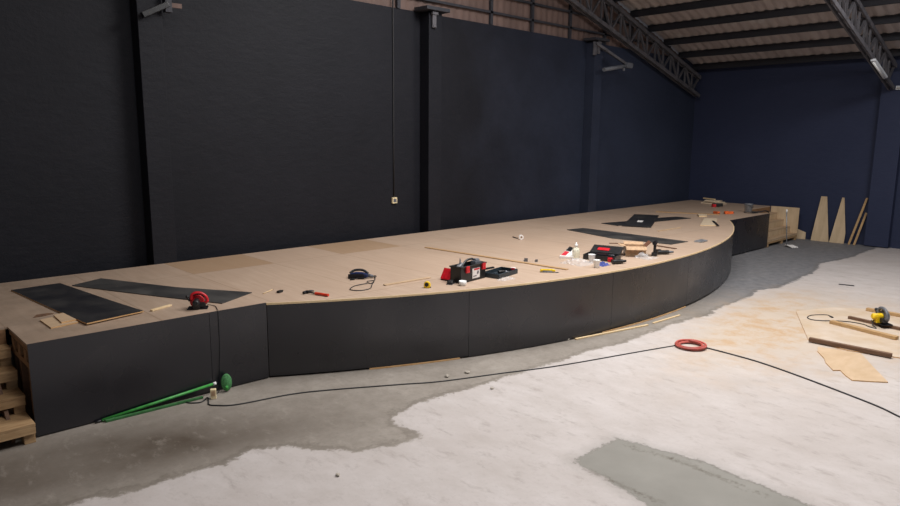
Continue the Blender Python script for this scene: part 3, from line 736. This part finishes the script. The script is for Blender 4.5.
# toolbox lid upside down with odds and ends
t = thing('toolbox_lid', 'dark upturned toolbox lid full of odds and ends, right of the toolbox', 'tray', (6.42, 5.74, D + e), math.radians(10))
lx, ly, lz = .46, .25, .06; m = MB()
m.box((0, 0, .005), (lx, ly, .01)); m.box((0, -ly / 2, lz / 2), (lx, .012, lz)); m.box((0, ly / 2, lz / 2), (lx, .012, lz)); m.box((-lx / 2, 0, lz / 2), (.012, ly, lz)); m.box((lx / 2, 0, lz / 2), (.012, ly, lz))
m.build('shell', M['teal_plastic'], t, bevel=.003, seg=1)
MB().bar((-.16, .14, .085), (.06, .14, .075), .03, .02).build('hinge_bar', M['black_plastic'], t, bevel=.003)
MB().box((.225, -.06, .05), (.022, .05, .03)).build('catch', M['red_plastic'], t, bevel=.003)
LT = Matrix.Translation(t.location) @ Matrix.Rotation(math.radians(10), 4, 'Z')
for (x, y, ln, a, mt, lab, nm) in ((-.08, .02, .20, .4, 'teal_plastic', 'dark screwdriver lying in the dark toolbox lid, left side', 'screwdriver'), (.09, -.01, .18, -.5, 'black_plastic', 'black handled screwdriver lying in the dark toolbox lid, right side', 'screwdriver')):
    o = thing(nm, lab, 'screwdriver', LT @ Vector((x, y, .012)), a + .17)
    MB().cyl((-ln / 2, 0, .022), (0, 0, .022), .020, .017, 12).build('handle', M[mt], o, bevel=.002); MB().cyl((0, 0, .022), (ln / 2, 0, .012), .006, n=8).build('blade', M['metal'], o)
o = tag(MB().box((0, 0, .02), (.09, .06, .04)).build('plastic_tub', M['white_plastic'], loc=(6.76, 5.82, D + e), rot=(0, 0, .3), bevel=.008), 'small white box at the right end of the dark toolbox lid', 'tub')
def crumple(name, c, sx, sy, sz, mat, label, cat, seed):
    rnd = random.Random(seed); m = MB(); n = 9; g = {}
    for i in range(n + 1):
        for j in range(n + 1):
            u, v = i / n * 2 - 1, j / n * 2 - 1; r = max(abs(u), abs(v))
            z = sz * max(0.0, (1 - r * r)) * rnd.uniform(.35, 1.1) if r < 1 else 0
            g[i, j] = m.bm.verts.new((u * sx * rnd.uniform(.85, 1.1), v * sy * rnd.uniform(.85, 1.1), z + .002))
    for i in range(n):
        for j in range(n): m.bm.faces.new((g[i, j], g[i + 1, j], g[i + 1, j + 1], g[i, j + 1]))
    o = m.build(name, mat, loc=c); return tag(o, label, cat)
crumple('plastic_wrap', (6.27, 5.50, D), .13, .06, .035, M['film'], 'crumpled clear wrap in front of the dark toolbox lid', 'wrap', 3)

# tape roll and pencil in the middle of the deck
t = thing('tape_roll', 'small white tape roll standing alone in the middle of the deck', 'tape roll', (9.01, 7.58, D + e), -.6)
m = MB(); R0, R1 = .042, .020
prof = [(R1, -.022), (R0, -.022), (R0, .022), (R1, .022)]; n = 24; rings = []
for k in range(n):
    a = 2 * PI * k / n; rings.append([m.bm.verts.new((r * math.cos(a), y, R0 + r * math.sin(a))) for r, y in prof])
for k in range(n):
    A, B = rings[k], rings[(k + 1) % n]
    for i in range(4): m.bm.faces.new((A[i], A[(i + 1) % 4], B[(i + 1) % 4], B[i]))
m.build('roll', M['paper'], t)
m = MB(); rings = []
for k in range(n):
    a = 2 * PI * k / n; rings.append([m.bm.verts.new((r * math.cos(a), y, R0 + r * math.sin(a))) for r, y in ((.017, -.023), (.0205, -.023), (.0205, .023), (.017, .023))])
for k in range(n):
    A, B = rings[k], rings[(k + 1) % n]
    for i in range(4): m.bm.faces.new((A[i], A[(i + 1) % 4], B[(i + 1) % 4], B[i]))
m.build('core', M['cardboard'], t)
lath('marker_pen', (9.02, 7.67), (9.10, 7.85), .016, .016, D + e, M['black_plastic'], 'dark pen lying beside the white tape roll', 'pen')
for x, y, s, lab in ((7.45, 6.17, 1.0, 'larger grey metal bracket lying behind the yellow putty knife'), (7.53, 6.04, .75, 'smaller grey metal bracket lying behind the yellow putty knife')):
    m = MB(); m.box((0, 0, .004), (.11 * s, .05 * s, .008)); m.box((-.05 * s, 0, .025 * s), (.008, .05 * s, .05 * s)); m.cyl((.02, 0, .008), (.02, 0, .025 * s), .016 * s)
    tag(m.build('angle_bracket', M['grey_plastic'], loc=(x, y, D + e), rot=(0, 0, .8)), lab, 'bracket')
t = thing('putty_knife', 'putty knife with yellow handle and grey blade', 'putty knife', (7.05, 5.46, D + e), math.radians(-48))
m = MB(); m.side([(-.10, .006), (-.09, .034), (.06, .036), (.11, .024), (.10, .008)], -.02, .022); m.build('handle', M['yellow'], t, bevel=.007)
m = MB(); m.prism([(-.10, -.06), (.14, -.065), (.15, -.03), (-.10, -.022)], .002, .006); m.build('blade', M['metal'], t)
MB().box((.0, -.024, .012), (.12, .012, .012)).build('ferrule', M['galv'], t)

# clutter by the bulge: leaflet, bottle, plastic bag, drill case, cups, glove
c = Vector((8.40, 6.12, D + e))
t = thing('tool_carton', 'flat red, black and white carton left of the bottle', 'carton', c)
q = [(8.00, 5.98), (8.85, 6.42), (8.72, 6.16), (8.10, 5.80)]
MB().prism([(p[0] - c.x, p[1] - c.y) for p in q], 0, .035).build('carton', M['paper'], t, bevel=.003)
MB().prism([(p[0] - c.x, p[1] - c.y) for p in ((8.06, 6.0), (8.42, 6.19), (8.40, 6.09), (8.10, 5.94))], .0355, .038).build('red_print', M['label_red'], t)
MB().prism([(p[0] - c.x, p[1] - c.y) for p in ((8.46, 6.21), (8.84, 6.41), (8.76, 6.27), (8.44, 6.10))], .0355, .038).build('black_print', M['black_plastic'], t)
t = thing('glue_bottle', 'pale translucent bottle with white cap among the clutter', 'bottle', (8.16, 5.80, D + e))
MB().lathe([(.0, .0), (.052, .0), (.056, .01), (.056, .125), (.05, .15), (.022, .172), (.020, .185)], (0, 0, 0), 20).build('body', M['bottle'], t)
MB().lathe([(.024, .180), (.024, .212), (.012, .218), (.008, .245), (0, .246)], (0, 0, 0), 16).build('cap', M['white_plastic'], t)
crumple('plastic_bag', (7.86, 5.56, D), .17, .20, .075, M['film'], 'crumpled clear plastic bag in front of the bottle', 'bag', 11)
t = thing('drill_case', 'open black drill case with red trim beside the cups', 'tool case', (8.42, 5.52, D + e), math.radians(-74))
m = MB(); cx_, cy_, cz_ = .46, .30, .075
m.box((0, 0, .008), (cx_, cy_, .016)); m.box((0, -cy_ / 2, cz_ / 2), (cx_, .02, cz_)); m.box((0, cy_ / 2, cz_ / 2), (cx_, .02, cz_)); m.box((-cx_ / 2, 0, cz_ / 2), (.02, cy_, cz_)); m.box((cx_ / 2, 0, cz_ / 2), (.02, cy_, cz_))
m.build('case_shell', M['black_plastic'], t, bevel=.005)
Rl = Matrix.Rotation(math.radians(-22), 3, 'X')
m = MB(); m.box((-.02, .27, .085), (.46, .26, .035), Rl.inverted()); m.build('lid', M['black_plastic'], t, bevel=.006)
MB().box((-.06, .265, .108), (.18, .07, .006), Rl.inverted()).build('red_trim', M['red_plastic'], t)
m = MB(); m.box((-.05, 0, .05), (.26, .12, .06)); m.cyl((.08, -.02, .06), (.2, -.02, .06), .03); m.build('insert', M['darkmetal'], t, bevel=.01)
MB().box((.17, -.155, .045), (.07, .014, .045)).build('latch', M['red_plastic'], t, bevel=.004)
t = thing('power_drill', 'black and red cordless drill lying in front of the drill case', 'drill', (8.27, 5.14, D + e), math.radians(-25))
MB().cyl((-.10, 0, .036), (.06, 0, .036), .034, .030, 16).build('body', M['black_plastic'], t, bevel=.004)
MB().cyl((.06, 0, .036), (.12, 0, .036), .024, .016, 14).build('chuck', M['darkmetal'], t)
MB().bar((-.05, .0, .03), (-.02, .14, .026), .04, .035).build('handle', M['black_plastic'], t, bevel=.008)
MB().box((-.015, .165, .028), (.10, .055, .05)).build('battery', M['red_plastic'], t, bevel=.006)
def cup(label, x, y, s=1.0, mat='white_plastic'):
    t = thing('paper_cup', label, 'cup', (x, y, D + e))
    MB().lathe([(.030 * s, 0), (.032 * s, .004), (.043 * s, .10 * s), (.045 * s, .104 * s), (.041 * s, .10 * s), (.030 * s, .012), (0, .012)], (0, 0, 0), 20).build('cup', M[mat], t)
    return t
cup('white cup standing nearest the deck edge by the drill case', 7.80, 5.19, 1.05)
t = cup('white cup half sleeved in grey, behind the nearest cup', 8.07, 5.46, 1.15)
MB().lathe([(.036, .010), (.042, .055)], (0, 0, 0), 20).build('sleeve', M['grey_plastic'], t)
crumple('work_glove', (8.02, 5.24, D), .10, .075, .05, M['blue_glove'], 'blue work glove between the cups and the drill', 'glove', 5)
t = thing('angle_grinder', 'grey angle grinder lying left of the cardboard box', 'grinder', (8.80, 5.66, D + e), math.radians(-30))
MB().cyl((-.15, 0, .035), (.10, 0, .035), .030, .034, 14).build('body', M['grey_plastic'], t, bevel=.003); MB().cyl((.14, 0, .004), (.14, 0, .05), .058, .03, 18).build('guard', M['darkmetal'], t)
MB().cyl((.13, 0, .04), (.14, .11, .07), .015, n=10).build('side_handle', M['black_plastic'], t)

# cardboard box with flaps
t = thing('cardboard_box', 'open cardboard box with raised flaps near the bowed deck edge', 'box', (9.09, 5.38, D + e), math.radians(-50))
b0, b1, bh, w = .30, .22, .15, .006
MB().box((0, 0, w / 2), (b0, b1, w)).build('bottom', M['cardboard'], t)
for nm, c, s in (('side', (0, -b1 / 2, bh / 2), (b0, w, bh)), ('side', (0, b1 / 2, bh / 2), (b0, w, bh)), ('side', (-b0 / 2, 0, bh / 2), (w, b1, bh)), ('side', (b0 / 2, 0, bh / 2), (w, b1, bh))):
    MB().box(c, s).build(nm, M['cardboard'], t)
MB().box((-b0 / 2 - .004, 0, bh / 2 - .01), (.002, b1 * .9, bh * .8)).build('dark_side', M['grey_plastic'], t)  # thin dark sheet over most of the left side
for c, s, R in (((0, -b1 / 2 - .04, bh - .02), (b0, .09, w), Matrix.Rotation(.5, 3, 'X')), ((0, b1 / 2 + .045, bh + .015), (b0, .09, w), Matrix.Rotation(.35, 3, 'X')), ((-b0 / 2 - .045, 0, bh + .006), (.09, b1, w), Matrix.Rotation(.1, 3, 'Y'))):
    MB().box(c, s, R).build('flap', M['cardboard'], t)
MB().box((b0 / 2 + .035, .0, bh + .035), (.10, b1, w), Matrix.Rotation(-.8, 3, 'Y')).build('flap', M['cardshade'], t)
crumple('plastic_bag', (8.98, 5.18, D), .10, .09, .09, M['film'], 'clear plastic bag leaning at the front of the cardboard box', 'bag', 21)
crumple('plastic_wrap', (9.02, 5.05, D), .16, .05, .03, M['film'], 'clear film scrap between cardboard box and deck edge', 'wrap', 23)
# upright sealant gun and drill
t = thing('drill_driver', 'black drill standing upright right of the cardboard box', 'drill', (9.28, 5.15, D + e), .4)
MB().box((0, 0, .025), (.12, .08, .05)).build('battery', M['black_plastic'], t, bevel=.008)
MB().bar((0, 0, .05), (.01, 0, .17), .04, .045, (1, 0, 0)).build('handle', M['black_plastic'], t, bevel=.008)
MB().cyl((-.07, 0, .20), (.07, 0, .20), .034, .030, 16).build('body', M['darkmetal'], t, bevel=.004); MB().cyl((.07, 0, .20), (.12, 0, .20), .02, .014, 12).build('chuck', M['metal'], t)
t = thing('power_drill', 'black drill lying flat by the bowed deck edge', 'drill', (9.52, 5.10, D + e), math.radians(-35))
MB().cyl((-.13, 0, .036), (.05, 0, .036), .034, .030, 16).build('body', M['black_plastic'], t, bevel=.004); MB().cyl((.05, 0, .036), (.13, 0, .036), .024, .014, 14).build('chuck', M['grey_plastic'], t)
MB().bar((-.07, 0, .03), (-.05, .14, .026), .04, .035).build('handle', M['black_plastic'], t, bevel=.008); MB().box((-.045, .16, .028), (.09, .05, .05)).build('battery', M['darkmetal'], t, bevel=.006)

# far end of deck
for x, y, a, lab in ((15.72, 7.17, .9, 'orange bar clamp at the far deck, left of the pair'), (15.98, 6.98, -.5, 'orange bar clamp at the far deck, right of the pair')):
    t = thing('bar_clamp', lab, 'clamp', (x, y, D + e), a, group='orange clamps on the far deck')
    MB().box((0, 0, .025), (.28, .03, .016)).build('bar', M['darkmetal'], t); MB().box((-.07, 0, .035), (.10, .06, .07)).build('jaw', M['orange'], t, bevel=.008); MB().box((.05, 0, .03), (.13, .05, .06)).build('grip', M['orange'], t, bevel=.012)
t = thing('nail_gun', 'black and dark red nailer on the far back of the deck', 'nailer', (17.40, 7.92, D + e), -.7)
MB().box((0, 0, .06), (.26, .10, .08)).build('body', M['black_plastic'], t, bevel=.012); MB().bar((.05, 0, .05), (.09, .12, .03), .06, .05).build('handle', M['black_plastic'], t, bevel=.01); MB().box((-.1, 0, .04), (.08, .11, .08)).build('nose', M['red_plastic'], t, bevel=.008)
t = thing('bucket', 'grey bucket at the right front corner of the deck', 'bucket', (16.80, 6.86, D + e))
MB().lathe([(.075, 0), (.082, .004), (.098, .20), (.103, .205), (.094, .203), (.078, .012), (0, .012)], (0, 0, 0), 24).build('pail', M['galv'], t)
MB().lathe([(.099, .175), (.106, .178), (.106, .192), (.099, .195)], (0, 0, 0), 24).build('rim_band', M['grey_plastic'], t)
MB().tube(spline([(-.10, 0, .185), (-.07, -.08, .14), (0, -.112, .12), (.07, -.08, .14), (.10, 0, .185)], 5), .004, 6).build('bail', M['darkmetal'], t)
t = thing('nail_puller', 'black hand tool lying on the far right deck corner beside the bucket', 'tool', (16.80, 6.54, D + e), -.9)
MB().tube(spline([(-.2, 0, .012), (-.05, .0, .03), (.1, .02, .055), (.18, .03, .02)], 5), .016, 8).build('shaft', M['darkmetal'], t); MB().box((-.18, 0, .02), (.10, .05, .04)).build('head', M['black_plastic'], t, bevel=.006)
o = tag(MB().tube(spline([(0, 0, .006), (.1, .07, .006), (.02, .16, .006), (-.1, .12, .006), (-.14, .0, .006), (-.06, -.1, .006), (.08, -.14, .006)], 6), .006, 6).build('extension_lead', M['cable'], loc=(16.62, 6.72, D)), 'short loop of black cord on the deck in front of the bucket', 'cord')

# ------------------------------------------------------------------ on the floor
def fl(p): return (p[0], p[1], .007)
lead = [(2.63, 6.33), (2.50, 6.36), (2.509, 6.285), (2.60, 6.23), (2.694, 6.30), (2.66, 6.20), (2.630, 6.123), (2.669, 6.053), (2.837, 5.932), (3.345, 5.817), (3.714, 5.647), (4.348, 5.277), (4.722, 5.055), (5.386, 4.785), (6.099, 4.494), (7.253, 4.141), (7.804, 3.967)]
c = Vector((5.0, 5.0, 0))
o = MB().tube([Vector(fl(p)) - c for p in spline([(*p, 0) for p in lead], 8) for p in [(p[0], p[1])]], .0065, 6).build('extension_lead', M['cable'], loc=c); tag(o, 'black cable running from the beige socket block to the red hose coil', 'cable')
lead2 = [(8.010, 3.668), (7.99, 3.35), (7.937, 2.957), (7.783, 2.458), (7.568, 1.897), (7.436, 1.593), (7.279, 1.348), (6.9, .7), (6.2, -.4), (5.2, -1.6), (4.0, -3.2)]
c = Vector((7.8, 2.4, 0))
o = MB().tube([Vector((p[0], p[1], .008)) - c for p in spline([(*p, 0) for p in lead2], 8)], .0085, 6).build('extension_lead', M['cable'], loc=c); tag(o, 'thicker black cable running from the red hose coil towards the right picture edge', 'cable')
m = MB(); pts = []
for i in range(5 * 40 + 1):
    a = 2 * PI * i / 40 + .6; r = .155 + .022 * math.sin(i / 40 * 2.1) + (i // 40 % 2) * .012
    pts.append((r * math.cos(a), r * math.sin(a), .014 + .006 * (i / 40) + .005 * math.sin(i * .13)))
m.tube(pts, .0125, 8); o = m.build('hose_coil', M['redhose'], loc=(7.905, 3.815, 0)); tag(o, 'coil of red hose lying on the white floor', 'hose')

# green broom beside the skirt
t = thing('broom_handle', 'long green broom handle with white tip lying along the skirt', 'pole', (2.30, 6.40, 0))
MB().cyl((-.56, .0, .016), (.49, -.03, .105), .014, n=12).build('pole', M['green'], t); MB().cyl((.49, -.03, .105), (.52, -.031, .108), .016, n=12).build('tip', M['white_plastic'], t); MB().cyl((-.62, .0, .012), (-.56, .0, .016), .010, n=10).build('end_plug', M['black_plastic'], t)
t = thing('level_bar', 'thin dark green bar on the floor below the green broom handle', 'bar', (2.26, 6.35, 0))
MB().bar((-.50, .02, .012), (.40, -.02, .012), .03, .022).build('bar', plain('dark_green_plastic', srgb(52, 104, 56), .6), t, bevel=.003)
t = thing('broom_head', 'oval green broom head standing upright against the black skirt', 'brush', (2.915, 6.33, 0), -.35, rot=(math.radians(-10), 0, -.35))
m = MB(); m.lathe([(.0, -.03), (.05, -.026), (.058, 0), (.05, .026), (.0, .03)], (0, 0, 0), 24)
for v in m.bm.verts: v.co = Vector((v.co.x * .95, v.co.z * .7, v.co.y * 1.55 + .098))
m.build('bristle_pad', M['green_pad'], t)
MB().cyl((0, .0, .02), (.0, -.03, .06), .016, .014, 10).build('socket', M['green'], t)
t = thing('power_block', 'small beige socket block standing at the end of the black cable', 'socket', (2.735, 6.25, .001), -.5)
MB().box((0, 0, .05), (.055, .045, .10)).build('case', M['beige'], t, bevel=.005); MB().box((0, -.024, .06), (.035, .003, .05)).build('socket_face', M['cardboard'], t)

lath('wood_strip', (7.08, 4.985), (8.40, 4.70), .035, .018, .001, M['pine'], 'pale lath lying on the floor along the bowed skirt')
lath('wood_strip', (8.55, 4.70), (9.25, 4.66), .03, .015, .001, M['pine'], 'shorter pale lath along the skirt, further right')
for x, y, s, lab in ((4.884, 5.116, .028, 'pale concrete crumb on the grey floor, left of the darker crumb'), (5.137, 5.057, .028, 'darker concrete crumb on the grey floor under the toolbox'), (4.985, 4.536, .018, 'tiny crumb at the ragged edge of the white floor'), (2.75, 4.1, .02, 'tiny crumb on the white floor at the bottom left'), (7.0, 5.05, .028, 'dark chip at the left end of the pale lath by the skirt')):
    m = MB(); bmesh.ops.create_icosphere(m.bm, subdivisions=2, radius=s)
    for v in m.bm.verts: v.co = v.co * (1 + random.uniform(-.25, .2)); v.co.z = v.co.z * .6 + s * .45
    for v in m.bm.verts: v.co.z = max(v.co.z, 0)
    tag(m.build('concrete_crumb', M['stone'], loc=(x, y, .001)), lab, 'crumb')
lath('dark_stick', (13.50, 3.77), (13.56, 3.53), .04, .012, .001, M['darkmetal'], 'thin dark stick alone on the white floor at the right', 'stick')

# plywood scraps and timbers at the right with the yellow saw
flat('plywood_sheet', [(10.793, 3.557), (9.358, 2.903), (9.23, 2.4), (9.38, 1.85), (10.3, 1.75), (11.6, 2.1), (11.9, 2.7), (11.5, 3.25)], .001, .012, [M['orangewood'], M['dusty']], 'large dusty plywood sheet under the timbers on the right floor', 'sheet')
flat('plywood_offcut', [(9.10, 2.70), (8.90, 2.64), (8.665, 2.490), (8.50, 2.42), (8.275, 2.272), (8.335, 2.217), (8.19, 2.12), (8.075, 2.021), (8.20, 1.85), (8.299, 1.733), (8.8, 2.02), (9.2, 2.24)], .001, .012, [M['orangewood'], M['tanply']], 'jagged pale plywood offcut in front of the large sheet', 'offcut')
def timber(p0, p1, w, h, mat, label): lath('timber', p0, p1, w, h, .0135, M[mat], label, 'timber')
timber((9.272, 2.862), (9.29, 1.935), .055, .05, 'darkwood', 'dark timber nearest the camera on the plywood sheet')
timber((10.44, 2.96), (10.20, 2.09), .08, .045, 'tanwood', 'tan timber in front of the yellow saw')
timber((10.92, 2.87), (10.70, 1.9), .05, .04, 'darkwood', 'dark reddish timber under the yellow saw')
timber((11.66, 2.83), (11.58, 2.1), .07, .045, 'tanwood', 'tan timber behind the yellow saw, farthest back')
cs = circular_saw('yellow circular saw standing on the dark timber at the right edge', (10.80, 2.42, .055), math.radians(46), M['yellow'], M['galv'], M['yellow'], s=1.0, handle=M['grey_plastic'])
Ci = (Matrix.Translation((10.80, 2.42, .055)) @ Matrix.Rotation(math.radians(46), 4, 'Z') @ Matrix.Scale(1.0, 4)).inverted()
cp = [(10.74, 2.50, .10), (10.66, 2.50, .05), (10.60, 2.43, .02), (10.62, 2.52, .02), (10.70, 2.62, .02), (10.70, 2.79, .02), (10.56, 2.95, .03), (10.46, 3.10, .02), (10.42, 3.22, .02), (10.515, 3.30, .018), (10.70, 3.30, .018), (10.88, 3.16, .018), (10.82, 3.08, .018)]
MB().tube([Ci @ Vector(p) for p in spline(cp, 8)], .0065, 6).build('cord', M['cable'], cs)
MB().cyl(Ci @ Vector((10.82, 3.09, .02)), Ci @ Vector((10.78, 3.04, .02)), .014, n=8).build('plug', M['black_plastic'], cs)

# mop leaning on the far steps
t = thing('mop', 'white mop with thin pole leaning on the far plywood steps', 'mop', (17.32, 6.05, 0))
MB().cyl((.02, .03, .05), (-.02, .085, .85), .012, n=10).build('pole', M['galv'], t); MB().cyl((-.02, .085, .85), (-.022, .088, .93), .018, n=10).build('grip', M['white_plastic'], t)
m = MB()
rr = random.Random(4)
for i in range(26):
    a = rr.uniform(-2.4, .9); ln = rr.uniform(.12, .24); z = rr.uniform(.006, .03)
    m.tube(spline([(.02, .03, .055), (.02 + math.cos(a) * ln * .4, .02 + math.sin(a) * ln * .4, .04), (.02 + math.cos(a) * ln, .02 + math.sin(a) * ln - .03, z + .006)], 4), .011, 6)
m.build('strands', M['paper'], t)

# plywood shapes leaning on the end wall
def leaning(name, prof, y, xb, label, cat, th=.015, ztop=1.15, mat='plyz'):
    # prof in (y, z) along the board; base stands at x = xb, top touches the wall
    tilt = math.asin(max(0, (WX - .012 - xb - th)) / ztop)
    m = MB(); lo = []; hi = []
    for py, pz in prof:
        lo.append(m.bm.verts.new((0, py, pz))); hi.append(m.bm.verts.new((th, py, pz)))
    n = len(prof); m.bm.faces.new(lo); m.bm.faces.new(hi[::-1])
    for i in range(n): m.bm.faces.new((lo[i], lo[(i + 1) % n], hi[(i + 1) % n], hi[i]))
    return tag(m.build(name, M[mat], loc=(xb, y, .003), rot=(0, tilt, 0)), label, cat)
leaning('leaning_board', [(.216, 0), (-.216, 0), (-.03, 1.17), (.11, 1.17), (.2, .2)], 5.87, 19.02, 'tapered plywood board leaning on the end wall, next to the far steps', 'board')
leaning('leaning_board', [(.175, 0), (-.165, 0), (-.17, .27), (-.03, 1.17), (.02, 1.17)], 5.465, 19.02, 'pointed plywood board leaning on the end wall, right of the tapered one', 'board')
leaning('leaning_board', [(.16, 0), (-.12, 0), (-.10, .19), (.17, .28)], 6.36, 19.08, 'low plywood offcut leaning on the end wall beside the far steps', 'offcut', ztop=.3)
for y0, y1, zt, lab in ((5.17, 4.92, 1.19, 'longer thin slat leaning by the end wall pilaster'), (5.05, 4.90, .82, 'shorter thin slat leaning by the end wall pilaster')):
    p0 = Vector((18.98, y0, .003)); p1 = Vector((19.16, y1, zt)); m = MB(); m.bar((0, 0, 0), p1 - p0, .02, .05, (0, 1, 0))
    for v in m.bm.verts: v.co.z = max(v.co.z, 0)
    tag(m.build('wood_batten', M['tanwood'], loc=p0), lab, 'slat')

# ------------------------------------------------------------------ light, world, camera
w = bpy.data.worlds.new('World'); SC.world = w; w.use_nodes = True
bg = w.node_tree.nodes['Background']; bg.inputs[0].default_value = (.75, .85, 1, 1); bg.inputs[1].default_value = .16
def area(name, loc, tgt, sx, sy, power, col):
    ld = bpy.data.lights.new(name, 'AREA'); ld.shape = 'RECTANGLE'; ld.size = sx; ld.size_y = sy; ld.energy = power; ld.color = col
    o = bpy.data.objects.new(name, ld); COL.objects.link(o); o.location = loc
    o.rotation_euler = (Vector(tgt) - Vector(loc)).to_track_quat('-Z', 'Y').to_euler(); return o
area('high_bay_and_fill_lamp', (8.0, 4.1, 6.9), (7.4, 4.0, 0), 5.0, 2.4, 660, (1.0, .985, .98))
area('high_bay_and_fill_lamp', (3.3, 1.8, 7.4), (3.4, 1.9, 0), 3.0, 2.0, 270, (1.0, .985, .98))  # unseen lamp added to brighten the near left floor
area('high_bay_and_fill_lamp', (13.8, 1.6, 5.9), (13.6, 3.4, 0), 3.0, 1.6, 240, (1.0, .985, .98))

cd = bpy.data.cameras.new('camera'); cam = bpy.data.objects.new('camera', cd); COL.objects.link(cam)
cd.sensor_width = 36; cd.lens = 673.35 / 900 * 36; cd.clip_end = 200
yaw, pit, rol = math.radians(46.1503), math.radians(9.7484), math.radians(.4704)
fw = Vector((math.cos(yaw) * math.cos(pit), math.sin(yaw) * math.cos(pit), -math.sin(pit)))
r = Vector((math.sin(yaw), -math.cos(yaw), 0)); u = r.cross(fw)
r2 = r * math.cos(rol) + u * math.sin(rol); u2 = -r * math.sin(rol) + u * math.cos(rol)
mw = Matrix((r2, u2, -fw)).transposed().to_4x4(); mw.translation = (0, 0, 2.6); cam.matrix_world = mw
SC.camera = cam
vs = SC.view_settings; vs.view_transform = 'Standard'; vs.look = 'None'; vs.gamma = 1; vs.use_curve_mapping = False; vs.exposure = 0.0
